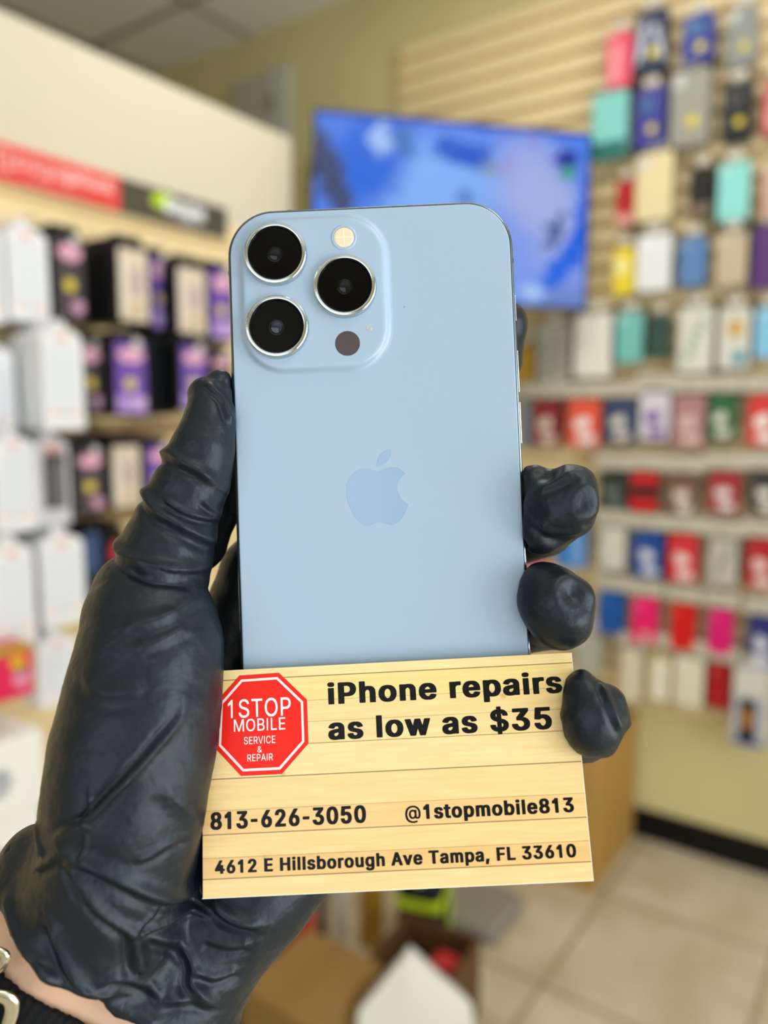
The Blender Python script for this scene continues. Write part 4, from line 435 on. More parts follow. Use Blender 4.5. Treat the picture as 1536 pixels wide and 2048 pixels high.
lettering('simple', 0.135, 0.044, mat('F2F6FA', 0.5), s2, 0.13, -0.0008, 0.026, True, 'xz')
lettering('mobile', 0.072, 0.014, mat('C9CED2', 0.5), s2, 0.172, -0.0008, 0.009, False, 'xz')
bm = bmesh.new()
sw = []
for k in range(40):
    a = 2*math.pi*k/40
    r = 0.022*(1+0.18*math.sin(2*a+0.7))
    sw.append((0.122+1.25*r*math.cos(a), 0.052+r*math.sin(a)))
front_slab(bm, sw, -0.0007, -0.0001)
build('swirl_logo', bm, mat('B4D21E', 0.4), s2)

# ------------------------------------------------------------ boxed goods on the partition rack
ORD = ['front', 'second', 'third', 'fourth', 'fifth', 'sixth']
ROWN = ['top', 'second', 'third', 'fourth', 'bottom']
NTH = ['first', 'second', 'third', 'fourth', 'fifth', 'sixth', 'seventh', 'eighth']
LOOK = {'white': 'white boxed case', 'floral': 'black pack with pink flowers', 'beige': 'black pack with beige front', 'violet': 'black pack with violet front',
        'dark': 'plain black pack', 'window': 'grey pack with dark window', 'blue': 'blue and black pack', 'crimson': 'black pack with crimson front', 'magenta': 'magenta box with lime top'}
def blob(cx, cz, rx, rz, n=28, wob=0.0, ph=0.0):
    return [(cx + rx*(1+wob*math.sin(3*a+ph))*math.cos(a), cz + rz*(1+wob*math.cos(2*a+ph))*math.sin(a)) for a in (2*math.pi*k/n for k in range(n))]

def rack_pack(style, w, h):
    t = thing('boxed_accessory', LOOK[style], 'packaged accessory')
    d = 0.020
    body = {'white': 'E4E6EA', 'window': 'C6C7CC', 'magenta': 'D8124E', 'blue': '31507E'}.get(style, '15171B')
    o = rr(w, h, 0.006, 4, 0, h/2)
    if style in ('white', 'window'):      # sloping shoulders up to the hang tab
        o = [(-w/2, 0.004), (-w/2+0.004, 0), (w/2-0.004, 0), (w/2, 0.004), (w/2, h*0.90), (w*0.36, h*0.955), (w*0.14, h), (-w*0.14, h), (-w*0.36, h*0.955), (-w/2, h*0.90)]
    bm = bmesh.new(); front_slab(bm, o, 0.0, d); build('box', bm, mat(body, 0.4), t)
    def pr(name, outl, hexc, y=-0.0008):
        bm = bmesh.new(); front_slab(bm, outl, y, -0.0001 if y > -0.001 else -0.0009); return build(name, bm, mat(hexc, 0.45, spec=0.25), t)
    if style in ('white', 'window'):
        pr('red_mark', blob(-0.02*0, h*0.90, w*0.15, h*0.030), 'E8A9A4')
        if style == 'white':
            pr('orange_mark', blob(-w*0.28, h*0.16, w*0.10, h*0.025), 'ECC0AC'); pr('orange_mark', blob(w*0.28, h*0.16, w*0.10, h*0.025), 'ECC0AC')
            pr('grey_mark', rr(w*0.3, h*0.04, 0.002, 3, 0, h*0.16), 'C4C8D0')
            pr('front_label', rr(w*0.8, h*0.62, 0.004, 3, 0, h*0.53), 'D9DEE6')
        else:
            pr('window', rr(w*0.66, h*0.62, 0.004, 3, 0.004, h*0.50), '4A4A4E'); pr('case_print', rr(w*0.34, h*0.5, 0.006, 4, 0.012, h*0.47), '6C6A6C', -0.0015)
            pr('red_band', rr(w*0.6, h*0.03, 0.002, 3, 0.004, h*0.84), 'C05A52')
    elif style in ('floral', 'violet'):
        if style == 'violet':
            pr('violet_panel', rr(w*0.84, h*0.95, 0.004, 3, w*0.04, h*0.5), '6B4FA8')
            pr('lilac_band', rr(w*0.82, h*0.22, 0.004, 3, w*0.04, h*0.16), 'A88CD0', -0.0015)
        else:
            pr('window', rr(w*0.84, h*0.94, 0.004, 3, w*0.04, h*0.5), '4A444C')
        pr('pink_header', blob(w*0.06, h*0.80, w*0.36, h*0.10), 'DDA6C0', -0.0016)
        pr('star_badge', blob(w*0.02, h*0.42, w*0.17, h*0.085, 28, 0.06), 'D6C048' if style == 'floral' else 'CDBB78', -0.0016)
        pr('pink_flower', blob(w*0.24, h*0.17, w*0.18, h*0.10, 28, 0.15), 'C898B4' if style == 'floral' else 'C8A8D8', -0.0022)
        bm = bmesh.new(); front_slab(bm, circ(w*0.13, 24, w*0.22, h*0.955), -0.004, -0.002); build('round_hang_tag', bm, mat('C8C6C2', 0.4), t)
    elif style == 'beige':
        pr('beige_panel', rr(w*0.84, h*0.92, 0.004, 3, w*0.05, h*0.48), 'D3C6B4')
        pr('grey_print', rr(w*0.36, h*0.34, 0.004, 3, w*0.12, h*0.52), 'B5A6A4', -0.0015)
        pr('tan_print', blob(w*0.12, h*0.17, w*0.18, h*0.09), 'C4AC90', -0.0015)
        pr('white_strip', rr(w*0.10, h*0.7, 0.002, 3, -w*0.22, h*0.48), 'E2DCD2', -0.0015)
    elif style == 'crimson':
        pr('crimson_panel', blob(w*0.1, h*0.6, w*0.32, h*0.22), 'B83048')
    elif style == 'blue':
        pr('dark_band', rr(w*0.8, h*0.3, 0.003, 3, 0, h*0.3), '1B2434')
    elif style == 'magenta':
        pr('lime_band', rr(w, h*0.14, 0.002, 3, 0, h*0.93), 'A8A020'); pr('yellow_print', blob(w*0.12, h*0.66, w*0.2, h*0.12), 'D8B41C', -0.0015)
        pr('pale_ring', blob(w*0.2, h*0.36, w*0.24, h*0.18), 'E08AA8', -0.0015); pr('dark_print', blob(w*0.2, h*0.5, w*0.1, h*0.08), '4A5A3A', -0.0022)
    if style not in ('magenta',):
        bm = bmesh.new()
        dark = style not in ('white', 'window')
        front_slab(bm, rr(w*(0.86 if dark else 0.30), 0.034 if dark else 0.022, 0.008, 3, 0, h+(0.004 if dark else 0.006)), d*0.55, d*0.7)
        build('hang_tab', bm, mat('E8E8EA' if style in ('white', 'window') else '1A1B1E', 0.4), t)
    return t

STACKN = {}
for row, x, zc, w, h, y, style, n in RACK_STOCK:
    k = STACKN[(row, style)] = STACKN.get((row, style), 0) + 1
    total = sum(1 for r in RACK_STOCK if r[0] == row and r[6] == style)
    first = rack_pack(style, w, h)
    where = '%s rack row' % ROWN[row]
    stack = ('of the %s stack' % NTH[k-1]) if total > 1 else 'of its stack'
    n = max(2, min(6, int((PY-0.012-y)/0.024)))
    if row == 4 and style == 'magenta': n = 2
    for i in range(n):
        p = first if i == 0 else copy_tree(first)
        p.location = (x + random.uniform(-0.002, 0.002) + 0.0015*i, y + 0.024*i, zc-h/2 + random.uniform(-0.002, 0.002))
        p.rotation_euler = (0, 0, 0)
        tag(p, '%s, %s %s, %s' % (LOOK[style], 'front one' if i == 0 else ORD[i] + ' from front', stack, where), None, 'packaged cases on the partition rack')
    bm = bmesh.new()
    zt = zc + h/2 + 0.012 - 0.0
    if style != 'magenta':
        tube(bm, [(x-0.2, -0.0, zt), (x-0.2, y-PY-0.012, zt), (x-0.2, y-PY-0.02, zt+0.008)], 0.0022, 6)
        build('peg_hook', bm, mat('B8BABC', 0.3, 0.9), part)

# counter under the partition with two white camera boxes
ct = thing('base_cabinet', 'grey low cabinet under the partition rack carrying white boxes', 'cabinet', (0.55, 1.33, 0))
boxes('cabinet_body', [((-0.45, 0.0, 0.0), (0.62, 0.30, 0.50))], mat('5A5650', 0.5), ct, 0.003)
boxes('cabinet_top', [((-0.47, -0.03, 0.50), (0.64, 0.305, 0.525))], mat('B8B2A4', 0.4), ct, 0.004)
boxes('door', [((-0.44, -0.014, 0.02), (0.075, -0.001, 0.49)), ], mat('645F58', 0.5), ct, 0.002)
boxes('door', [((0.085, -0.014, 0.02), (0.61, -0.001, 0.49)), ], mat('645F58', 0.5), ct, 0.002)
def lens_box(label, loc, rz, ring, dark):
    t = thing('camera_box', label, 'box', loc, rz, 'white camera boxes on the cabinet')
    boxes('carton', [((-0.17, 0, 0), (0.17, 0.20, 0.150))], mat('EEEDEB', 0.35), t, 0.002)
    for nm, r, h_, y in (('ring_print', 0.030, ring, -0.0008), ('lens_print', 0.022, dark, -0.0014), ('glass_print', 0.012, ring, -0.002)):
        bm = bmesh.new(); front_slab(bm, circ(r, 32, 0.075, 0.075), y, y+0.0006); build(nm, bm, mat(h_, 0.4), t)
    return t
lens_box('white box with dark grey lens picture, lower of the two stacked boxes', (0.60, 1.34, 0.525), 0.0, 'A8A498', '6E6A62')
lens_box('white box with silver lens picture, upper of the two stacked boxes', (0.615, 1.34, 0.676), 0.03, 'C4C8CE', '8E9298')

# ------------------------------------------------------------ bagged phone cases on the slatwall
ROWR = ['top', 'second', 'third', 'fourth', 'fifth', 'sixth', 'seventh', 'eighth', 'ninth', 'bottom']
def case_pack(row, w, h, c1, c2, style):
    t = thing('phone_case_package', 'x', 'phone case package')
    # poly bag with a folded header
    side = 0.010; top = 0.046 if row >= 5 else 0.024
    bm = bmesh.new()
    front_slab(bm, rr(w+2*side, h+0.012+0.02, 0.006, 3, 0, (h+0.02)/2-0.006), -0.003, 0.017)
    build('clear_bag', bm, film('8A8A88', 0.025, 0.08), t)
    bm = bmesh.new()
    if row >= 5:
        front_slab(bm, rr(w+2*side+0.01, top, 0.003, 3, 0, h+0.010+top/2), 0.002, 0.010)
        build('header_card', bm, mat('C2BBAA', 0.35), t)
    else:
        front_slab(bm, rr(w*0.5, top, 0.008, 4, 0, h+0.010+top/2), 0.004, 0.008)
        build('hang_tab', bm, mat('D8D2C2', 0.35), t)
    # the phone case: a rounded shell with camera opening
    bm = bmesh.new()
    o1, o2 = rr(w*0.97, h, 0.012, 5, 0, h/2), rr(w*0.97-0.004, h-0.004, 0.011, 5, 0, h/2)
    loft(bm, [[(x, 0.013, zz) for x, zz in o1], [(x, 0.002, zz) for x, zz in o1], [(x, 0.0, zz) for x, zz in o2]])
    case = build('case_shell', bm, mat(c1, 0.42, spec=0.25, noise=(30, 0.05)), t)
    bm = bmesh.new(); front_slab(bm, rr(w*0.30, w*0.32, 0.006, 4, -w*0.27, h-w*0.25), -0.0012, -0.0002); build('camera_opening', bm, mat(c2 if style == 'plain' else c1, 0.35), case)
    def pr(name, outl, hexc, y=-0.0010):
        bm = bmesh.new(); front_slab(bm, outl, y, y+0.0007); return build(name, bm, mat(hexc, 0.45, spec=0.25), t)
    if style == 'band': pr('pale_band', [(-w*0.35, h*0.1), (w*0.0, h*0.1), (w*0.1, h*0.75), (-w*0.2, h*0.8)], c2)
    elif style == 'stripes':
        pr('pale_stripe', [(-w*0.45, h*0.15), (-w*0.2, h*0.3), (-w*0.1, h*0.85), (-w*0.3, h*0.85)], c2)
        pr('pale_stripe', [(w*0.3, h*0.2), (w*0.45, h*0.2), (w*0.2, h*0.75), (w*0.02, h*0.75)], c2)
    elif style == 'oval': pr('oval_emblem', blob(-w*0.08, h*0.72, w*0.24, h*0.13), c2)
    elif style == 'foot': pr('foot_band', rr(w*0.95, h*0.24, 0.008, 4, 0, h*0.125), c2)
    elif style == 'spot': pr('spot_print', blob(-w*0.1, h*0.6, w*0.25, h*0.18), c2)  # paler spot printed on the case front
    elif style == 'inset': pr('inner_panel', rr(w*0.62, h*0.76, 0.008, 4, w*0.06, h*0.48), c1 if c2 == 'E4E0DC' else c2)
    elif style == 'diagonal':
        for k in range(6): pr('slanted_stripe', [(-w*0.44, h*(0.06+0.13*k)), (w*0.44, h*(0.16+0.13*k)), (w*0.44, h*(0.20+0.13*k)), (-w*0.44, h*(0.10+0.13*k))], c2)
    elif style == 'leafy':
        for k in range(5):
            a = 0.6+0.9*k; cx, cz = w*(-0.2+0.1*k), h*(0.25+0.13*k)
            pr('sprig_print', [(cx+w*0.22*math.cos(a)*u-w*0.05*math.sin(a)*v, cz+w*0.22*math.sin(a)*u+w*0.05*math.cos(a)*v) for u, v in ((-1, 0), (0, 1), (1, 0), (0, -1))], c2)
    elif style == 'patches':
        pr('ochre_patch', blob(w*0.05, h*0.66, w*0.24, h*0.16, 28, 0.1), c2); pr('blue_patch', blob(w*0.2, h*0.18, w*0.2, h*0.12, 28, 0.1), '3A90B0')
    elif style == 'blot':
        pr('pale_print', blob(-w*0.02, h*0.48, w*0.24, h*0.15, 28, 0.16, row), c2); pr('pale_print', blob(w*0.1, h*0.16, w*0.28, h*0.11, 28, 0.12, row+1), c2)
    elif style == 'halves': pr('dark_band', rr(w*0.95, h*0.30, 0.004, 4, 0.004, h*0.52), c2)
    elif style == 'half': pr('pale_half', rr(w*0.36, h*0.8, 0.006, 4, w*0.22, h*0.45), c2)
    elif style == 'speckle':
        for k in range(14): pr('speck', blob(w*random.uniform(-.4, .4), h*random.uniform(.1, .9), w*0.05, w*0.06, 8), c2)
    return t

for ri, (row, y, zc, w, h, c1, c2, style, look) in enumerate(WALL_STOCK):
    p = case_pack(row, w, h, c1, c2, style)
    sticker = (row == 0 and style in ('stripes', 'oval', 'plain')) or (row == 1 and style in ('oval', 'plain'))
    if sticker:
        bm = bmesh.new(); front_slab(bm, circ(w*0.15, 28, w*0.10, h*0.30), -0.0045, -0.0038); build('price_sticker', bm, mat('E0CC30', 0.45), p)
        look += ' with yellow sticker'
    label = 'bagged %s, %s slatwall row' % (look, ROWR[row])
    grp = 'bagged phone cases on the slatwall'
    q = copy_tree(p)
    for o, off, lab in ((p, 0.0, label), (q, 0.032, label + ', rear twin')):
        o.location = (2.447+off, y + (0.004 if off else 0), zc-h/2 + (0.003 if off else 0)); o.rotation_euler = (0, 0, -math.pi/2 + random.uniform(-0.05, 0.05))
        tag(o, lab, None, grp)
    bm = bmesh.new(); zt = zc+h/2+0.024-0.46
    tube(bm, [(-0.012, y-0.6, zt), (-0.115, y-0.6, zt), (-0.122, y-0.6, zt+0.008)], 0.0022, 6)
    build('peg_hook', bm, mat('B8BABC', 0.3, 0.9), slat)

y, zc, w, h = BOXED_ITEM
t = thing('boxed_accessory', 'white and blue boxed accessory with orange and black picture, lowest on the slatwall', 'packaged accessory', (2.42, y, zc-h/2), -math.pi/2, None)
boxes('box', [((-w/2, 0, -0.005), (w/2, 0.05, h+0.085))], mat('B9BCC6', 0.4), t, 0.002)
boxes('white_header', [((-w/2+0.002, -0.001, h), (w/2-0.002, -0.0002, h+0.08))], mat('CFCDC4', 0.4), t)
boxes('dark_panel', [((-w*0.28, -0.001, 0.012), (w*0.22, -0.0002, h-0.01))], mat('2A2822', 0.4), t)
boxes('orange_print', [((-w*0.18, -0.0018, h*0.35), (w*0.12, -0.0011, h*0.72))], mat('B07840', 0.4), t)
boxes('blue_band', [((-w/2+0.002, -0.0018, 0.002), (w/2-0.002, -0.0011, 0.014))], mat('3A4A94', 0.4), t)
boxes('hang_tab', [((-0.02, 0.02, h+0.0855), (0.02, 0.024, h+0.12))], mat('CFCDC4', 0.4), t)
bm = bmesh.new(); tube(bm, [(-0.012, y-0.6, zc+h/2+0.10-0.46), (-0.13, y-0.6, zc+h/2+0.10-0.46), (-0.137, y-0.6, zc+h/2+0.108-0.46)], 0.0022, 6); build('peg_hook', bm, mat('B8BABC', 0.3, 0.9), slat)

# ------------------------------------------------------------ television on a swing arm
def screen_material():
    m = bpy.data.materials.new('camera_feed_screen'); m.use_nodes = True
    nt = m.node_tree; L = nt.links.new; out = nt.nodes['Material Output']; nt.nodes.remove(nt.nodes['Principled BSDF'])
    tc = nt.nodes.new('ShaderNodeTexCoord')
    nz = nt.nodes.new('ShaderNodeTexNoise'); nz.inputs['Scale'].default_value = 14; nz.inputs['Detail'].default_value = 4; L(tc.outputs['UV'], nz.inputs['Vector'])
    ad = nt.nodes.new('ShaderNodeVectorMath'); ad.operation = 'MULTIPLY_ADD'; L(nz.outputs['Color'], ad.inputs[0]); ad.inputs[1].default_value = (0.12, 0.12, 0); L(tc.outputs['UV'], ad.inputs[2])
    col = None
    F = [(.45, .36, .30, .26, 0, '7FAEF6', .9), (.20, .22, .13, .30, 10, '1E66DC', .8), (.06, .35, .05, .28, -12, '3C4870', .6), (.23, .12, .045, .10, 0, '9CC0FA', .6), (.31, .12, .035, .09, 0, '3E70C0', .5),
         (.54, .17, .13, .075, 24, '1456CC', .25), (.625, .24, .03, .03, 30, '7F95A0', .6), (.70, .23, .022, .06, 0, '8A3CB4', .6), (.785, .08, .025, .05, 0, '7A3CC8', .7),
         (.84, .45, .16, .45, -12, 'A3B0E6', .9), (.62, .75, .22, .25, 0, '7E9CEC', .9), (.93, .72, .05, .32, 24, '1F66E2', .6), (.885, .55, .022, .13, 14, '3A5694', .6), (.915, .15, .045, .05, 0, '1A2A96', .35),
         (.925, .215, .03, .035, 0, '22A070', .5), (.81, .93, .05, .06, 10, 'A8C8FF', .9), (.93, .95, .09, .07, 0, '6E88CC', .8), (.54, .40, .03, .05, -15, '4A70B8', .6), (.975, .5, .02, .3, 3, '1860E0', .6), (.5, .0, .6, .02, 0, '1858D8', .6)]
    for cx, cy, rx, ry, rot, h, soft in F:
        mp = nt.nodes.new('ShaderNodeMapping'); mp.vector_type = 'TEXTURE'
        mp.inputs['Location'].default_value = (cx+0.06, 1-cy+0.06, 0); mp.inputs['Rotation'].default_value = (0, 0, math.radians(-rot)); mp.inputs['Scale'].default_value = (rx, ry*1.0, 1)
        L(ad.outputs[0], mp.inputs['Vector'])
        ln = nt.nodes.new('ShaderNodeVectorMath'); ln.operation = 'LENGTH'
        sep = nt.nodes.new('ShaderNodeVectorMath'); sep.operation = 'MULTIPLY'; sep.inputs[1].default_value = (1, 1, 0); L(mp.outputs[0], sep.inputs[0]); L(sep.outputs[0], ln.inputs[0])
        mr = nt.nodes.new('ShaderNodeMapRange'); mr.interpolation_type = 'SMOOTHSTEP'; L(ln.outputs['Value'], mr.inputs['Value'])
        mr.inputs['From Min'].default_value = 1.0-soft*0.6; mr.inputs['From Max'].default_value = 1.0+soft*0.5; mr.inputs['To Min'].default_value = 1; mr.inputs['To Max'].default_value = 0
        mx = nt.nodes.new('ShaderNodeMix'); mx.data_type = 'RGBA'; L(mr.outputs[0], mx.inputs[0])
        if col is None: mx.inputs[6].default_value = lin('4E80EC')
        else: L(col, mx.inputs[6])
        mx.inputs[7].default_value = lin(h); col = mx.outputs[2]
    em = nt.nodes.new('ShaderNodeEmission'); L(col, em.inputs[0]); em.inputs[1].default_value = 1.12
    gl = nt.nodes.new('ShaderNodeBsdfGlossy'); gl.inputs['Roughness'].default_value = 0.35
    mxs = nt.nodes.new('ShaderNodeMixShader'); mxs.inputs[0].default_value = 0.02; L(em.outputs[0], mxs.inputs[1]); L(gl.outputs[0], mxs.inputs[2]); L(mxs.outputs[0], out.inputs[0])
    return m

tv = thing('television', 'wide flat television showing a blue camera feed, hung over the slatwall corner', 'television')
tvx = (rgt*math.cos(math.radians(7)) + Vector((fwd.x, fwd.y, 0)).normalized()*math.sin(math.radians(7))).normalized()
tvn = Vector((0, 0, 1)).cross(tvx)*-1
tvn.normalize()
Rm = Matrix((tvx, Vector((0, 0, 1)), tvx.cross(Vector((0, 0, 1))))).transposed().to_4x4()
tv.matrix_world = Matrix.Translation(TV_CENTRE) @ Rm @ Matrix.Rotation(math.radians(-2.2), 4, 'Z') @ Matrix.Rotation(math.radians(-5), 4, 'X')
TW, TH = 0.858, 0.545
bm = bmesh.new(); loft(bm, [[(x, y, -0.045) for x, y in rr(TW*0.9, TH*0.9, 0.02)], [(x, y, -0.012) for x, y in rr(TW, TH, 0.006)], [(x, y, 0.0) for x, y in rr(TW, TH, 0.006)], [(x, y, 0.0) for x, y in rr(TW-0.016, TH-0.016, 0.003)], [(x, y, -0.002) for x, y in rr(TW-0.016, TH-0.016, 0.003)]])
build('housing', bm, mat('121317', 0.4), tv)
me = bpy.data.meshes.new('screen'); a, b = TW/2-0.008, TH/2-0.008
me.from_pydata([(-a, -b, -0.0012), (a, -b, -0.0012), (a, b, -0.0012), (-a, b, -0.0012)], [], [(0, 1, 2, 3)])
uv = me.uv_layers.new(name='UVMap')
for li, c in enumerate(((0, 0), (1, 0), (1, 1), (0, 1))): uv.data[li].uv = c
link('screen', me, screen_material(), tv)
inv_tv = tv.matrix_world.inverted()
bm = bmesh.new()
for A, B, r in (((2.50, 1.80, 2.03), (2.30, 1.55, 2.03), 0.022), ((2.30, 1.55, 2.03), (2.165, 1.265, 2.035), 0.022)):
    tube(bm, [inv_tv @ Vector(A), inv_tv @ Vector(B)], r, 10)
build('swing_arm', bm, mat('1B1B1D', 0.4), tv)
bm = bmesh.new(); box(bm, (2.50, 1.72, 1.85), (2.524, 1.88, 2.2)); box(bm, (2.524, 1.74, 1.87), (WX, 1.86, 2.18)); bm.transform(inv_tv); build('wall_plate', bm, mat('3A2F22', 0.5), tv)

# brown upright strip on the wall behind the partition end
tag(boxes('brown_upright', [((WX-0.03, 2.02, 0.1), (WX-0.001, 2.13, 2.46))], mat('8A6A3A', 0.6)), 'brown upright strip on the wall between partition and television', 'board')

# ------------------------------------------------------------ things on the floor
kraft = mat('B08A4E', 0.7, noise=(5, 0.05))
def carton(label, loc, rz, w, d, h, m, tape='C4A468'):
    t = thing('cardboard_carton', label, 'carton', loc, rz)
    boxes('carton_body', [((-w/2, -d/2, 0), (w/2, d/2, h-0.004))], m, t, 0.003)
    boxes('top_flap', [((-w/2, -d/2, h-0.0038), (w/2, -0.001, h))], m, t)
    boxes('top_flap', [((-w/2, 0.001, h-0.0038), (w/2, d/2, h))], m, t)
    boxes('tape', [((-w/2, -0.025, h+0.0002), (w/2, 0.025, h+0.0008)), ((-w/2-0.0008, -0.025, h*0.7), (-w/2-0.0001, 0.025, h))], mat(tape, 0.3), t)
    return t
carton('tall kraft carton standing on the floor against the right wall', (2.325, 0.90, 0), 0.0, 0.40, 0.34, 0.44, mat('B58C48', 0.65, noise=(5, 0.05)))
carton('flat topped brown carton below the gloved wrist', (1.105, 0.955, 0), 0.0, 0.215, 0.20, 0.285, mat('8C6A34', 0.7, noise=(5, 0.05)), '8A6834')
# open brown box holding a red item
t = thing('open_box', 'dark brown open box behind the white paper bag', 'box', (1.395, 0.875, 0), 0.10)
bw, bd, bh, th = 0.24, 0.20, 0.19, 0.006
boxes('box_wall', [((-bw/2, -bd/2, 0), (bw/2, -bd/2+th, bh)), ((-bw/2, bd/2-th, 0), (bw/2, bd/2, bh)), ((-bw/2, -bd/2+th, 0), (-bw/2+th, bd/2-th, bh)), ((bw/2-th, -bd/2+th, 0), (bw/2, bd/2-th, bh)), ((-bw/2+th, -bd/2+th, 0), (bw/2-th, bd/2-th, th))], mat('5E3F1E', 0.7), t)
pouch = boxes('red_pouch', [((-0.03, -0.03, 0), (0.03, 0.03, 0.17))], mat('B02028', 0.5), None, 0.012)
pouch.location = (1.43, 0.83, 0.007)
tag(pouch, 'small red pouch standing inside the open brown box', 'pouch')
# white paper bag with a leaf print leaning forward
t = thing('paper_bag', 'crumpled white paper bag with grey leaf print on the floor', 'bag', (1.165, 0.742, 0), math.radians(-52))
bm = bmesh.new(); rnd = random.Random(3)
lp = []
bag_plan = [(x, -0.033) for x in (-0.11, -0.07, -0.04, -0.01, 0.02, 0.05, 0.08, 0.11)] + [(x, 0.033) for x in (0.11, 0.08, 0.05, 0.02, -0.01, -0.04, -0.07, -0.11)]
def ridge(x): return 0.40 - (1.25*(-0.01-x) if x < -0.01 else 1.0*(x+0.01))
for k, fz in enumerate((0.0, 0.3, 0.6, 0.85, 1.0)):
    lp.append([(x*(1+rnd.uniform(-.03, .03)), y*(1-0.2*k)*(1+rnd.uniform(-.06, .06)), fz*ridge(x)) for x, y in bag_plan])
loft(bm, lp, True, False)
build('bag_body', bm, mat('E2DFD6', 0.7), t)
bm = bmesh.new()
for k in range(5): front_slab(bm, [(-0.0+0.012*k+0.03*u*math.cos(1+.3*k)-0.010*v*math.sin(1+.3*k), 0.10+0.026*k+0.03*u*math.sin(1+.3*k)+0.010*v*math.cos(1+.3*k)) for u, v in ((-1, 0), (0, 1), (1, 0), (0, -1))], -0.046, -0.0435)
build('leaf_print', bm, mat('A9AFA4', 0.6), t)
# white crate leg pair, amber panel, lime and black bag, grey tray, red and black parcels
t = thing('display_stand', 'white legged display stand with a black inner leg behind the carton', 'stand', (1.50, 1.19, 0))
boxes('leg', [((-0.012, -0.012, 0), (0.012, 0.012, 0.55))], mat('D8D6CE', 0.4), t, 0.002)
boxes('leg', [((-0.10, 0.06, 0), (-0.07, 0.09, 0.55))], mat('D8D6CE', 0.4), t, 0.002)
boxes('inner_leg', [((-0.05, 0.02, 0), (-0.03, 0.04, 0.55))], mat('20242A', 0.4), t, 0.002)
boxes('shelf', [((-0.14, -0.02, 0.551), (0.02, 0.12, 0.57))], mat('D8D6CE', 0.4), t, 0.002)
tag(boxes('amber_panel', [((1.545, 1.12, 0), (1.60, 1.16, 0.34))], mat('A87C1C', 0.5), None, 0.003), 'narrow amber panel standing beside the white stand leg', 'panel')
t = thing('tool_bag', 'lime yellow and black bag standing on the floor by the amber panel', 'bag', (1.66, 1.03, 0), 0.3)
boxes('bag_body', [((-0.07, -0.06, 0), (0.07, 0.06, 0.20))], mat('14161A', 0.6), t, 0.02, 3)
boxes('lime_stripe', [((-0.072, -0.062, 0.13), (0.072, 0.062, 0.165))], mat('C0DC14', 0.5), t, 0.01, 3)
boxes('lime_strap', [((0.03, -0.064, 0.02), (0.075, -0.02, 0.12))], mat('A8C418', 0.5), t, 0.006)
bm = bmesh.new(); tube(bm, [(-0.05, 0, 0.195), (-0.04, 0, 0.25), (0.0, 0, 0.27), (0.04, 0, 0.25), (0.05, 0, 0.195)], 0.010, 8); build('handle', bm, mat('C0DC14', 0.5), t)
tag(boxes('grey_tray', [((1.735, 0.86, 0.0), (1.95, 1.08, 0.05))], mat('8A847E', 0.6), None, 0.02, 3), 'shallow grey tray lying on the tiles beside the lime bag', 'tray')
tag(boxes('red_parcel', [((1.17, 1.10, 0.0), (1.29, 1.16, 0.33))], mat('C8241C', 0.5), None, 0.003), 'narrow red parcel standing behind the brown carton', 'parcel')
tag(boxes('black_case', [((0.98, 1.08, 0.0), (1.155, 1.2, 0.30))], mat('121316', 0.5), None, 0.01), 'black case standing behind the brown carton near the glove', 'case')
# ------------------------------------------------------------ the held things: a frame in millimetres around the phone
HO, HX, HY, HZ = (np.array(v) for v in HOLD)
HOLD_M = Matrix(((HX[0]*.001, HY[0]*.001, HZ[0]*.001, HO[0]), (HX[1]*.001, HY[1]*.001, HZ[1]*.001, HO[1]), (HX[2]*.001, HY[2]*.001, HZ[2]*.001, HO[2]), (0, 0, 0, 1)))
def pose(P):
    R, c = P
    return HOLD_M @ Matrix([list(R[i]) + [c[i]] for i in range(3)] + [[0, 0, 0, 1]])
def rigid(o, P):
    """place an object whose meshes are in metres"""
    M = pose(P); o.matrix_world = M @ Matrix.Scale(1000.0, 4)
mmv = 0.001
def mm(pts): return [(x*mmv, y*mmv) for x, y in pts]

# ---- smartphone (back side towards us; local z points out of the back glass)
phone = thing('smartphone', 'pale blue smartphone with three rear cameras held upright in gloved hand', 'phone')
steel = mat('C6CDD2', 0.16, 1.0); band_steel = mat('8797A2', 0.2, 1.0); dark_steel = mat('6F7E88', 0.2, 1.0)
def back_material():
    m = bpy.data.materials.new('matte_blue_glass'); m.use_nodes = True
    b = m.node_tree.nodes['Principled BSDF']
    b.inputs['Base Color'].default_value = lin('A0B6CC'); b.inputs['Roughness'].default_value = 0.30; b.inputs['Specular IOR Level'].default_value = 0.55
    b.inputs['Coat Weight'].default_value = 0.0
    return m
blue_glass = back_material()
W_, H_, T_ = 71.5, 146.7, 7.65
bm = bmesh.new()
def lo(w, h, r, z): return [(x*mmv, y*mmv, z*mmv) for x, y in rr(w, h, r, 14)]
loft(bm, [lo(W_-1.2, H_-1.2, 11.0, -T_), lo(W_-.3, H_-.3, 11.4, -T_+.35), lo(W_, H_, 11.6, -T_+.9), lo(W_, H_, 11.6, -1.3), lo(W_-.25, H_-.25, 11.45, -.75), lo(W_-.8, H_-.8, 11.2, -.36), lo(W_-1.5, H_-1.5, 10.9, -.2)])
build('frame', bm, band_steel, phone, False)
bm = bmesh.new(); loft(bm, [lo(W_-.42, H_-.42, 11.4, -.62), lo(W_-.5, H_-.5, 11.35, -.50), lo(W_-1.5, H_-1.5, 10.9, -.16), lo(W_-1.75, H_-1.75, 10.8, -.12), lo(W_-1.8, H_-1.8, 10.8, -.3)], False, False)
build('gasket', bm, mat('26323A', .3), phone)
bm = bmesh.new()
loft(bm, [lo(W_-1.7, H_-1.7, 10.8, -.195), lo(W_-1.76, H_-1.76, 10.8, -.07), lo(W_-2.3, H_-2.3, 10.6, 0.0)])
build('back_glass', bm, blue_glass, phone)
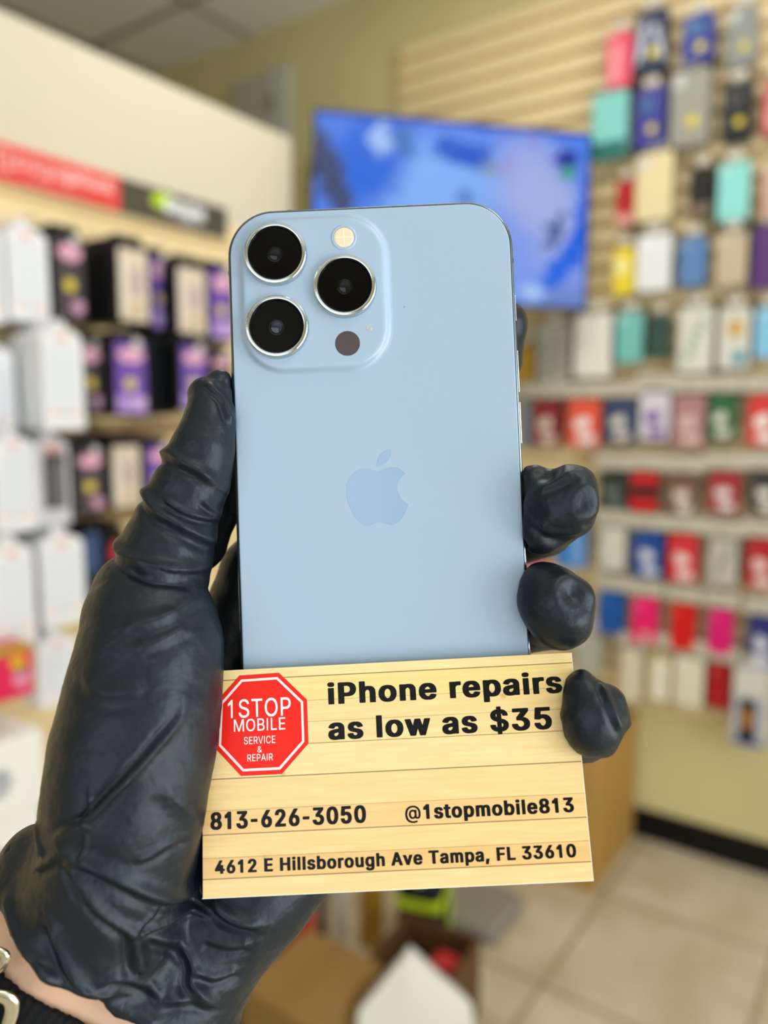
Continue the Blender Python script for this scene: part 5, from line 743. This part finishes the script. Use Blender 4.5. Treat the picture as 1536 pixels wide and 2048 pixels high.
for sx, y0, l in ((1, 46.5, 6.5), (1, 30.5, 10.5), (1, 17.5, 10.5), (-1, 27, 17)):
    bm = bmesh.new(); box(bm, ((35.7*sx-.0)*mmv if sx > 0 else -36.15*mmv, (y0-l/2)*mmv, -5.2*mmv), (36.15*mmv if sx > 0 else -35.7*mmv, (y0+l/2)*mmv, -2.4*mmv), 0.0002, 2)
    build('side_button', bm, steel, phone)
bm = bmesh.new()
for lo_, hi_ in (((35.74, 57.5, -7), (35.79, 58.6, -.9)), ((-35.79, 57.5, -7), (-35.74, 58.6, -.9)), ((-20.5, 73.34, -7), (-19.4, 73.39, -.9))):
    box(bm, [c*mmv for c in lo_], [c*mmv for c in hi_])
build('antenna_band', bm, mat('5E6E7A', 0.5), phone)
# raised camera platform
bump = None
bm = bmesh.new()
cx, cy, bw, bh = -14.1, 51.3, 36.4, 38.6
prof = [(1.3, -.02), (.9, .03), (.5, .14), (.2, .32), (-.1, .62), (-.35, .98), (-.6, 1.22), (-.95, 1.38), (-1.4, 1.45), (-2.0, 1.47)]
loft(bm, [[(x*mmv, y*mmv, z_*mmv) for x, y in rr(bw+2*o_, bh+2*o_, 10.6+o_, 14, cx, cy)] for o_, z_ in prof], False, True)
bump = build('camera_platform', bm, blue_glass, phone, True)
def disc_loft(name, m, parent, x, y, prof, cap=True, smooth=False, n=64):
    bm = bmesh.new()
    loft(bm, [[((x+r*math.cos(2*math.pi*i/n))*mmv, (y+r*math.sin(2*math.pi*i/n))*mmv, z_*mmv) for i in range(n)] for r, z_ in prof], False, cap)
    return build(name, bm, m, parent, smooth)
black_gl = mat('030304', 0.06, spec=0.35)
lens_dark = mat('0B0C0E', 0.25)
for lx, ly, hz in ((-23.3, 61.2, 0), (-6.4, 52.4, 0), (-23.5, 43.0, 1)):
    ring = disc_loft('camera_lens', steel, phone, lx, ly, [(7.9, 1.40), (7.85, 1.9), (7.65, 2.85), (7.45, 3.02), (7.0, 3.10), (6.75, 3.05), (6.55, 2.7)], False)
    disc_loft('lens_rim', mat('14181C', 0.25, 0.8), ring, lx, ly, [(6.6, 2.9), (6.45, 2.93), (6.3, 2.7)], False)
    disc_loft('lens_cover', mat('0B0C0D' if hz else '040405', 0.12 if hz else .05, spec=.14), ring, lx, ly, [(6.4, 2.5), (6.33, 2.62), (6.25, 2.64)])
    disc_loft('iris', mat('121318' if hz else '08090B', 0.15), ring, lx, ly-.3, [(1.9, 2.655), (1.75, 2.68), (1.5, 2.66), (1.4, 2.65)], False)
    disc_loft('inner_element', mat('1E2436' if hz else '0A0C12', 0.03, coat=0.3), ring, lx, ly-.3, [(1.35, 2.655), (1.0, 2.74), (.5, 2.80), (.1, 2.82)], True, True, 32)
fl = disc_loft('flash', blue_glass, phone, -6.25, 64.8, [(3.25, 1.42), (3.1, 1.60), (2.75, 1.64), (2.55, 1.58)], False, True)
disc_loft('flash_diffuser', mat('E6D6B8', 0.25, coat=.6), fl, -6.25, 64.8, [(2.56, 1.5), (2.4, 1.62), (2.0, 1.68)])
bm = bmesh.new()
for a in (0, math.pi/2):
    d = Vector((math.cos(a), math.sin(a), 0)); n_ = Vector((-d.y, d.x, 0))
    vs = [bm.verts.new(((Vector((-6.25, 64.8, 1.70)) + d*s*2.0 + n_*q*.14)*mmv)) for s, q in ((-1, -1), (1, -1), (1, 1), (-1, 1))]
    bm.faces.new(vs)
build('flash_cross', bm, mat('F6EBCF', 0.2), fl)
disc_loft('depth_sensor', mat('4A4142', 0.25), phone, -6.3, 38.3, [(3.1, 1.46), (3.05, 1.505), (2.95, 1.51)])
disc_loft('microphone_hole', mat('D5DEE6', 0.2, .6), phone, -.85, 42.0, [(.75, 1.46), (.7, 1.52), (.35, 1.52), (.33, 1.48)], True, False, 24)
disc_loft('grit_speck', mat('7E95AA', 0.4), phone, 8.1, 47.2, [(.22, 0.0), (.18, .06), (.05, .08)], True, True, 12)
logo_m = mat('8FA9C8', 0.16, spec=.6)
def smooth_outline(pts, sharp=(), k=4):
    n = len(pts); out = []
    for i in range(n):
        p0, p1, p2, p3 = (Vector(pts[(i+j) % n]) for j in (-1, 0, 1, 2))
        if i in sharp: p0 = p1
        if (i+1) % n in sharp: p3 = p2
        for s in range(k):
            t = s/k
            out.append(tuple(0.5*((2*p1) + (p2-p0)*t + (2*p0-5*p1+4*p2-p3)*t*t + (3*p1-p0-3*p2+p3)*t**3)))
    return out
for nm, pts, sh in (('fruit_emblem', FRUIT, (27, 34, 0)), ('leaf_emblem', LEAF, (0, 5))):
    o_ = smooth_outline(pts, sh); bm = bmesh.new()
    slab2(bm, mm(o_), .002*mmv, .035*mmv); build(nm, bm, logo_m, phone)
rigid(phone, PHONE_POSE)

# ---- business card
def wood_print():
    m = bpy.data.materials.new('wood_plank_print'); m.use_nodes = True
    nt = m.node_tree; L = nt.links.new; b = nt.nodes['Principled BSDF']
    tc = nt.nodes.new('ShaderNodeTexCoord'); sp = nt.nodes.new('ShaderNodeSeparateXYZ'); L(tc.outputs['Object'], sp.inputs[0])
    mr = nt.nodes.new('ShaderNodeMapRange'); L(sp.outputs[1], mr.inputs['Value'])
    mr.inputs['From Min'].default_value = -.0254; mr.inputs['From Max'].default_value = .0254
    f = lambda y: (y+25.4)/50.8
    def ramp(elems, interp):
        r = nt.nodes.new('ShaderNodeValToRGB'); r.color_ramp.interpolation = interp; L(mr.outputs[0], r.inputs[0])
        e = r.color_ramp.elements
        while len(e) < len(elems): e.new(0.5)
        for k, (p, c) in enumerate(elems): e[k].position = p; e[k].color = c
        return r
    ys = sorted(PLANK_JOINTS)
    tones = ['EDCB92', 'E2BA7C', 'EAC88C', 'E6C084', 'EBCB90', 'EFD098', 'EDCE95', 'EECD92', 'F0D08C', 'EFD29A']
    pl = ramp([(0, lin(tones[0], 1.1))] + [(f(y), lin(tones[k+1], 1.1)) for k, y in enumerate(ys)], 'CONSTANT')
    mp = nt.nodes.new('ShaderNodeMapping'); mp.inputs['Scale'].default_value = (60, 900, 1); L(tc.outputs['Object'], mp.inputs['Vector'])
    nz = nt.nodes.new('ShaderNodeTexNoise'); nz.inputs['Scale'].default_value = 1.0; nz.inputs['Detail'].default_value = 5; nz.inputs['Distortion'].default_value = .6; L(mp.outputs[0], nz.inputs['Vector'])
    rp = nt.nodes.new('ShaderNodeValToRGB'); L(nz.outputs['Fac'], rp.inputs[0]); rp.color_ramp.elements[0].position = .3; rp.color_ramp.elements[1].position = .72
    rp.color_ramp.elements[0].color = (.90, .86, .76, 1); rp.color_ramp.elements[1].color = (1.04, 1.03, 1.01, 1)
    mu = nt.nodes.new('ShaderNodeMix'); mu.data_type = 'RGBA'; mu.blend_type = 'MULTIPLY'; mu.inputs[0].default_value = .9; L(pl.outputs[0], mu.inputs[6]); L(rp.outputs[0], mu.inputs[7])
    # dark hairlines at the plank joints
    acc = None
    for k, y in enumerate(ys):
        s = nt.nodes.new('ShaderNodeMath'); s.operation = 'SUBTRACT'; L(sp.outputs[1], s.inputs[0]); s.inputs[1].default_value = y*mmv
        a = nt.nodes.new('ShaderNodeMath'); a.operation = 'ABSOLUTE'; L(s.outputs[0], a.inputs[0])
        c = nt.nodes.new('ShaderNodeMath'); c.operation = 'LESS_THAN'; L(a.outputs[0], c.inputs[0]); c.inputs[1].default_value = (.00013 if k in (0, 2, 4, 8) else .00009)
        w = nt.nodes.new('ShaderNodeMath'); w.operation = 'MULTIPLY'; L(c.outputs[0], w.inputs[0]); w.inputs[1].default_value = (.8 if k in (0, 2, 4, 5, 8) else .42)
        if acc is None: acc = w.outputs[0]
        else:
            q = nt.nodes.new('ShaderNodeMath'); q.operation = 'MAXIMUM'; L(acc, q.inputs[0]); L(w.outputs[0], q.inputs[1]); acc = q.outputs[0]
    jn = nt.nodes.new('ShaderNodeMix'); jn.data_type = 'RGBA'; L(acc, jn.inputs[0]); L(mu.outputs[2], jn.inputs[6]); jn.inputs[7].default_value = lin('7A5A2E')
    # knots
    vo = nt.nodes.new('ShaderNodeTexVoronoi'); vo.inputs['Scale'].default_value = 70; L(tc.outputs['Object'], vo.inputs['Vector'])
    lt = nt.nodes.new('ShaderNodeMapRange'); L(vo.outputs['Distance'], lt.inputs['Value']); lt.inputs['From Min'].default_value = .03; lt.inputs['From Max'].default_value = .07; lt.inputs['To Min'].default_value = .45; lt.inputs['To Max'].default_value = 0
    kn = nt.nodes.new('ShaderNodeMix'); kn.data_type = 'RGBA'; L(lt.outputs[0], kn.inputs[0]); L(jn.outputs[2], kn.inputs[6]); kn.inputs[7].default_value = lin('A8813F')
    L(kn.outputs[2], b.inputs['Base Color']); b.inputs['Roughness'].default_value = .38
    return m
card = thing('business_card', 'wood plank printed repair business card tucked over phone bottom', 'business card')
boxes('card_sheet', [((-.04445, -.0254, -.00038), (.04445, .0254, 0))], wood_print(), card)
boxes('white_edge', [((.04445, -.0254, -.00036), (.04460, .0254, .00002)), ((-.0446, -.02555, -.00036), (.0446, -.0254, .00002))], mat('F6F1E2', .5), card)
ink = mat('08090A', .35, spec=.2)
oc = [Vector(p) for p in OCTAGON]; occ = sum(oc, Vector((0, 0)))/8
def ring_poly(name, a, b, z, m, parent):
    bm = bmesh.new()
    A = [tuple((occ+(p-occ)*a)*mmv) for p in oc]; B = [tuple((occ+(p-occ)*b)*mmv) for p in oc] if b else None
    if B is None: bm.faces.new([bm.verts.new((x, y, z*mmv)) for x, y in A])
    else:
        va = [bm.verts.new((x, y, z*mmv)) for x, y in A]; vb = [bm.verts.new((x, y, z*mmv)) for x, y in B]
        for i in range(8): bm.faces.new((va[i], va[(i+1) % 8], vb[(i+1) % 8], vb[i]))
    o = build(name, bm, m, parent)
    return o
sign = ring_poly('stop_sign_emblem', 1.0, None, .03, mat('F0200F', .4, spec=.25), card)
ring_poly('white_border', .915, .865, .06, mat('FBE6E4', .4), sign)
ring_poly('dark_rim', 1.0, .985, .055, mat('D8241C', .4), sign)
for body, A, B, cap, k in CARD_TEXT:
    par = card if k else sign
    lettering(body, (B[0]-A[0])*mmv, cap*mmv, ink if k else mat('FFF2F0', .4), par, A[0]*mmv, A[1]*mmv, (.05 if k else .08)*mmv, bool(k))
rigid(card, CARD_POSE)

# ------------------------------------------------------------ the hand: one continuous distance field, polygonised
def smin(a, b, k):
    h = np.clip(.5+.5*(b-a)/k, 0, 1)
    return b+(a-b)*h-k*h*(1-h)
def cone(P, a, b):
    """rounded cone between (x,y,z,r) joints"""
    A = np.array(a[:3], np.float32); B = np.array(b[:3], np.float32); d = B-A
    t = np.clip(((P-A)@d)/max(1e-6, float(d@d)), 0, 1)
    q = P-A-t[..., None]*d
    return np.sqrt((q*q).sum(-1)) - (a[3]+(b[3]-a[3])*t)
def boxd(P, pz, half, cz):
    R, c = np.array(pz[0], np.float32), np.array(pz[1], np.float32)
    q = np.abs((P-c)@R - np.array((0, 0, cz), np.float32)) - np.array(half, np.float32)
    return np.sqrt((np.maximum(q, 0)**2).sum(-1)) + np.minimum(q.max(-1), 0)
AX = np.array((-.56, -.82, .10)); AX /= np.linalg.norm(AX)
CUFF0 = np.array(CUFF)
def hand_field(P, grow=0.0):
    D = None
    for nm in ('wrist', 'heel', 'index', 'middle', 'ring', 'pinky', 'thumb', 'thumbback', 'cuffA'):
        ch = HAND[nm]; d = None
        for a, b in zip(ch, ch[1:]):
            c = cone(P, a, b); d = c if d is None else np.minimum(d, c) if nm == 'thumb' else smin(d, c, 2.0)
        for bl in BLOBS:
            if bl[0] == nm: d = smin(d, np.sqrt(((P-np.array(bl[1:4], np.float32))**2).sum(-1))-bl[4], 1.6)
        k = {'wrist': 1, 'heel': 9, 'index': 3, 'middle': 1.2, 'ring': 1.0, 'pinky': 1.2, 'thumb': 3.5, 'thumbback': 2, 'cuffA': 6}[nm]
        D = d if D is None else smin(D, d, k)
    return D - grow
def forearm_field(P):
    w0, w1 = HAND['wrist']; d = None
    for w, r in ((w0, 18.9), (w1, 17.9)):
        s = np.array(w[:3]) + AX*4; e = np.array(w[:3]) + AX*95
        c = cone(P, (*s, r-1.0), (*e, r+6)); d = c if d is None else smin(d, c, 14)
    return d

def polygonise(f, lo, hi, h):
    """surface nets"""
    n = [int(math.ceil((hi[i]-lo[i])/h))+1 for i in range(3)]
    ax = [np.float32(lo[i])+np.float32(h)*np.arange(n[i], dtype=np.float32) for i in range(3)]
    V = np.empty(n, np.float32)
    for i0 in range(0, n[0], 12):
        X, Y, Z = np.meshgrid(ax[0][i0:i0+12], ax[1], ax[2], indexing='ij')
        V[i0:i0+12] = f(np.stack((X, Y, Z), -1))
    neg = V < 0
    cnt = np.zeros([k-1 for k in n], np.int8); acc = np.zeros([k-1 for k in n]+[3], np.float32)
    sl = lambda o: tuple(slice(o[k], n[k]-1+o[k]) for k in range(3))
    cor = [(i, j, k) for i in (0, 1) for j in (0, 1) for k in (0, 1)]
    for a in cor:
        for axn in range(3):
            if a[axn]: continue
            b = list(a); b[axn] = 1; b = tuple(b)
            m = neg[sl(a)] != neg[sl(b)]
            if not m.any(): continue
            va, vb = V[sl(a)][m], V[sl(b)][m]; t = va/(va-vb)
            p = np.zeros((m.sum(), 3), np.float32); p[:] = a; p[:, axn] += t
            acc[m] += p; cnt[m] += 1
    act = cnt > 0
    idx = -np.ones(act.shape, np.int64); idx[act] = np.arange(act.sum())
    ijk = np.argwhere(act).astype(np.float32)
    verts = np.array(lo, np.float32) + h*(ijk + acc[act]/cnt[act][:, None])
    quads = []
    for axn in range(3):
        u, v = [(1, 2), (2, 0), (0, 1)][axn]
        s0 = [slice(None)]*3; s1 = [slice(None)]*3; s0[axn] = slice(0, -1); s1[axn] = slice(1, None)
        A, B = neg[tuple(s0)], neg[tuple(s1)]
        e = np.argwhere(A != B); ok = (e[:, u] > 0) & (e[:, v] > 0) & (e[:, u] < n[u]-1) & (e[:, v] < n[v]-1); e = e[ok]
        fl = A[tuple(e.T)]
        def at(du, dv):
            q = e.copy(); q[:, u] += du; q[:, v] += dv; return idx[tuple(q.T)]
        q = np.stack((at(-1, -1), at(0, -1), at(0, 0), at(-1, 0)), 1)
        q[~fl] = q[~fl][:, ::-1]
        quads.append(q)
    return verts, np.concatenate(quads)

def np_mesh(name, v, q):
    me = bpy.data.meshes.new(name)
    me.vertices.add(len(v)); me.vertices.foreach_set('co', np.asarray(v, np.float32).ravel())
    me.loops.add(q.size); me.loops.foreach_set('vertex_index', q.ravel().astype(np.int32))
    me.polygons.add(len(q)); me.polygons.foreach_set('loop_start', np.arange(0, q.size, 4, dtype=np.int32)); me.polygons.foreach_set('loop_total', np.full(len(q), 4, np.int32))
    me.update(calc_edges=True); me.validate()
    return me
def subdivide(me, lv):
    o = bpy.data.objects.new('work', me); COL.objects.link(o)
    md = o.modifiers.new('s', 'SUBSURF'); md.levels = lv; md.render_levels = lv
    bpy.context.view_layer.update()
    r = bpy.data.meshes.new_from_object(o.evaluated_get(bpy.context.evaluated_depsgraph_get()))
    bpy.data.objects.remove(o)
    return r
def coords(me):
    c = np.empty(len(me.vertices)*3, np.float32); me.vertices.foreach_get('co', c); return c.reshape(-1, 3)
def normals(me):
    c = np.empty(len(me.vertices)*3, np.float32); me.vertices.foreach_get('normal', c); return c.reshape(-1, 3)
def to_world(me):
    c = coords(me); w = HO + .001*(c[:, :1]*HX + c[:, 1:2]*HY + c[:, 2:]*HZ)
    me.vertices.foreach_set('co', w.astype(np.float32).ravel()); me.update()

def value_noise(P, s, seed):
    rg = np.random.RandomState(seed); T = rg.rand(64, 64, 64).astype(np.float32)*2-1
    Q = P*s; I = np.floor(Q).astype(int); f = Q-I; f = f*f*(3-2*f); I &= 63; J = (I+1) & 63
    g = lambda a, b, c: T[a, b, c]
    x0 = g(I[:, 0], I[:, 1], I[:, 2])*(1-f[:, 0])+g(J[:, 0], I[:, 1], I[:, 2])*f[:, 0]; x1 = g(I[:, 0], J[:, 1], I[:, 2])*(1-f[:, 0])+g(J[:, 0], J[:, 1], I[:, 2])*f[:, 0]
    x2 = g(I[:, 0], I[:, 1], J[:, 2])*(1-f[:, 0])+g(J[:, 0], I[:, 1], J[:, 2])*f[:, 0]; x3 = g(I[:, 0], J[:, 1], J[:, 2])*(1-f[:, 0])+g(J[:, 0], J[:, 1], J[:, 2])*f[:, 0]
    a = x0*(1-f[:, 1])+x1*f[:, 1]; b = x2*(1-f[:, 1])+x3*f[:, 1]
    return a*(1-f[:, 2])+b*f[:, 2]

def cuff_s(P):
    return (P-CUFF0)@AX
def glove_field(P):
    d = hand_field(P)
    s = cuff_s(P)
    # gentle flare of the loose cuff, then the opening
    d = d - .8*np.clip((s+14)/14, 0, 1.3)
    rim = np.exp(-((s+1.2)/1.3)**2)*.9
    d = d - rim
    ang = np.arctan2(P[..., 2], P[..., 0]*.82-P[..., 1]*.56)
    wav = .9*np.sin(5*ang+.6)+.5*np.sin(11*ang)
    d = np.maximum(d, s+wav*.6)
    inner = d+1.3
    d = np.maximum(d, -np.maximum(hand_field(P, -1.5)-.8*np.clip((s+14)/14, 0, 1.3), -(s+16)))
    d = np.maximum(d, -(boxd(P, PHONE_POSE, (35.9, 73.5, 4.0), -3.83)-.05))
    d = np.maximum(d, -(boxd(P, CARD_POSE, (44.6, 25.5, .5), -.2)-.05))
    return d
v, q = polygonise(glove_field, (-118, -146, -40), (64, 60, 38), VOX)
me = subdivide(np_mesh('glove', v, q), 1)
C_ = coords(me); N_ = normals(me)
x, y = C_[:, 0].astype(np.float64), C_[:, 1].astype(np.float64)
H = np.zeros(len(C_))
for w, amp, pts in CREASES:
    best = np.full(len(C_), 1e9); sd = np.zeros(len(C_)); tt = np.zeros(len(C_))
    P_ = np.array(pts); ln = np.r_[0, np.cumsum(np.linalg.norm(np.diff(P_, axis=0), axis=1))]
    pm, pM = P_.min(0)-6, P_.max(0)+6
    m = (x > pm[0]) & (x < pM[0]) & (y > pm[1]) & (y < pM[1]); ids = np.nonzero(m)[0]
    if not len(ids): continue
    # a smooth path through the joints
    fine = [];
    for i in range(len(P_)-1):
        p0, p1, p2, p3 = P_[max(i-1, 0)], P_[i], P_[i+1], P_[min(i+2, len(P_)-1)]
        for s in np.linspace(0, 1, 6)[:-1]: fine.append(.5*((2*p1)+(p2-p0)*s+(2*p0-5*p1+4*p2-p3)*s*s+(3*p1-p0-3*p2+p3)*s**3))
    fine.append(P_[-1]); Fp = np.array(fine); L_ = np.r_[0, np.cumsum(np.linalg.norm(np.diff(Fp, axis=0), axis=1))]
    bx = np.full(len(ids), 1e9); bs = np.zeros(len(ids)); bt = np.zeros(len(ids))
    for i in range(len(Fp)-1):
        a, d_ = Fp[i], Fp[i+1]-Fp[i]; l2 = d_@d_
        px, py = x[ids]-a[0], y[ids]-a[1]
        t = np.clip((px*d_[0]+py*d_[1])/l2, 0, 1); ex, ey = px-t*d_[0], py-t*d_[1]; dd = np.hypot(ex, ey)
        sg = np.sign(d_[0]*py-d_[1]*px)
        u = dd < bx; bx[u] = dd[u]; bs[u] = sg[u]; bt[u] = (L_[i]+t[u]*np.sqrt(l2))/L_[-1]
    s_ = bx*bs
    taper = np.clip(np.minimum(bt/.18, (1-bt)/.18), 0, 1); taper = taper*taper*(3-2*taper)
    sr = (s_-.35*w)/w; sv = (s_+.75*w)/w
    prof_ = np.where(sr > 0, np.exp(-(sr/.95)**2), np.exp(-(np.abs(sr)/.42)**1.5)) - .62*np.exp(-(sv/.62)**2)
    H[ids] += amp*1.12*prof_*(.12+.88*taper)*np.exp(-(bx/(3*w))**4)
front = np.clip((N_[:, 2]+.35)/.5, 0, 1)
zf = np.clip((C_[:, 2]+6)/8, 0, 1)
H *= front*zf*1.0
for dx, dy, dz, r, dep in DENTS:
    d2 = ((C_-np.array((dx, dy, dz)))**2).sum(1); d1 = np.sqrt(d2)
    H -= dep*np.exp(-(d1/r)**2)*.9; H += dep*.35*np.exp(-((d1-1.7*r)/(.6*r))**2)
H += .28*value_noise(C_, .11, 1) + .12*value_noise(C_, .30, 2) + .05*value_noise(C_, .8, 3)
lowp = np.clip((-(y) - 68)/25, 0, 1)
rg = 1-np.abs(value_noise(C_ + 1.8*np.stack([value_noise(C_, .10, 8), value_noise(C_, .10, 9), 0*x], 1), .085, 5))*2.2
H += lowp*.38*np.clip(rg, -.3, 1)
# keep the faces that touch phone and card still
touch = np.minimum(np.abs(boxd(C_, PHONE_POSE, (35.75, 73.35, 3.83), -3.83)), np.abs(boxd(C_, CARD_POSE, (44.6, 25.5, .5), -.2)))
H *= np.clip((touch-.2)/1.5, 0, 1)
C2 = C_ + N_*H[:, None]
me.vertices.foreach_set('co', C2.astype(np.float32).ravel()); me.update()
to_world(me); me.name = 'glove'

def glove_material():
    m = bpy.data.materials.new('black_nitrile'); m.use_nodes = True
    nt = m.node_tree; L = nt.links.new; b = nt.nodes['Principled BSDF']
    b.inputs['Base Color'].default_value = (.0048, .0078, .0125, 1); b.inputs['Specular Tint'].default_value = (.80, .91, 1.0, 1); b.inputs['Roughness'].default_value = .40; b.inputs['Specular IOR Level'].default_value = .40
    tc = nt.nodes.new('ShaderNodeTexCoord')
    n1 = nt.nodes.new('ShaderNodeTexNoise'); n1.inputs['Scale'].default_value = 900; n1.inputs['Detail'].default_value = 3; L(tc.outputs['Object'], n1.inputs['Vector'])
    n2 = nt.nodes.new('ShaderNodeTexNoise'); n2.inputs['Scale'].default_value = 60; L(tc.outputs['Object'], n2.inputs['Vector'])
    mr = nt.nodes.new('ShaderNodeMapRange'); L(n2.outputs['Fac'], mr.inputs['Value']); mr.inputs['To Min'].default_value = .36; mr.inputs['To Max'].default_value = .48; L(mr.outputs[0], b.inputs['Roughness'])
    bp = nt.nodes.new('ShaderNodeBump'); bp.inputs['Strength'].default_value = .28; bp.inputs['Distance'].default_value = .00035; L(n1.outputs['Fac'], bp.inputs['Height']); L(bp.outputs[0], b.inputs['Normal'])
    return m

def skin_material():
    m = mat('DDB294', .5, noise=(90, .05)).copy(); m.name = 'skin'
    b = m.node_tree.nodes['Principled BSDF']; b.inputs['Subsurface Weight'].default_value = .12; b.inputs['Subsurface Radius'].default_value = (.004, .0015, .001); b.inputs['Subsurface Scale'].default_value = .6
    nt = m.node_tree; n = nt.nodes.new('ShaderNodeTexNoise'); n.inputs['Scale'].default_value = 1400; tc = nt.nodes['Texture Coordinate']
    bp = nt.nodes.new('ShaderNodeBump'); bp.inputs['Strength'].default_value = .12; bp.inputs['Distance'].default_value = .0003
    nt.links.new(tc.outputs['Object'], n.inputs['Vector']); nt.links.new(n.outputs['Fac'], bp.inputs['Height']); nt.links.new(bp.outputs[0], b.inputs['Normal'])
    return m
def body_field(P):
    d = np.maximum(hand_field(P, -3.8), cuff_s(P)+9)
    return smin(d, forearm_field(P), 3.0)
v, q = polygonise(body_field, (-160, -225, -40), (62, 58, 40), 1.9)
bme = subdivide(np_mesh('person', v, q), 1)
to_world(bme)
person = link('person', bme, skin_material(), None, True)
tag(person, "person's left hand and wrist, palm towards us, gripping the smartphone", 'person')
gl = link('glove', me, glove_material(), person, True)
tag(gl, 'wrinkled black nitrile glove')

# ---- wristwatch: knitted strap with a silver buckle
watch = thing('wristwatch', 'black knitted watch strap with silver buckle around the wrist', 'watch')
def strap_field(P):
    s = cuff_s(P)
    d = np.abs(forearm_field(P)-1.2)-1.0
    return np.maximum(d, np.abs(s-STRAP[0])-STRAP[1])
v, q = polygonise(strap_field, (-165, -205, -40), (20, -70, 42), 1.0)
sm = subdivide(np_mesh('strap', v, q), 1); cs = coords(sm); cn = normals(sm)
s_ = cuff_s(cs); ang = np.arctan2(cs[:, 2], (cs-CUFF0)@np.array((.82, -.56, 0)))*24
kn = np.sin(ang*2*math.pi/1.9 + np.sin(s_*2*math.pi/1.6)*1.3)*np.sin(s_*2*math.pi/1.6)
cs = cs + cn*(.22*kn)[:, None]; sm.vertices.foreach_set('co', cs.astype(np.float32).ravel()); sm.update(); to_world(sm)
link('strap', sm, mat('0B0C10', .75), watch, True)
def oval_ring(name, c, ax_u, ax_v, a, b, w, t, m):
    c, U, Vv = np.array(c, float), np.array(ax_u, float), np.array(ax_v, float); U /= np.linalg.norm(U); Vv -= U*(Vv@U); Vv /= np.linalg.norm(Vv); Nn = np.cross(U, Vv)
    bm = bmesh.new(); n = 56; k = 12
    rings = []
    for j in range(k):
        p = 2*math.pi*j/k; du, dn = math.cos(p)*w, math.sin(p)*t
        row = []
        for i in range(n):
            th = 2*math.pi*i/n; cs_, sn_ = math.cos(th), math.sin(th)
            e = 2/2.6; ex, ey = math.copysign(abs(cs_)**e, cs_), math.copysign(abs(sn_)**e, sn_)
            pt = c + U*(a+du)*ex + Vv*(b+du)*ey + Nn*dn
            row.append(bm.verts.new(HO + .001*(pt[0]*HX+pt[1]*HY+pt[2]*HZ)))
        rings.append(row)
    for j in range(k):
        for i in range(n): bm.faces.new((rings[j][i], rings[j][(i+1) % n], rings[(j+1) % k][(i+1) % n], rings[(j+1) % k][i]))
    return build(name, bm, m, watch, True)
silver = mat('E8E2D0', .2, 1.0)
oval_ring('buckle', BUCKLE[0], (.35, .94, .1), (.90, -.3, -.25), 5.6, 3.6, 1.5, .7, silver)
oval_ring('strap_lug', BUCKLE[1], (.5, .86, .1), (.86, -.5, -.2), 2.4, 1.9, 1.0, .7, silver)
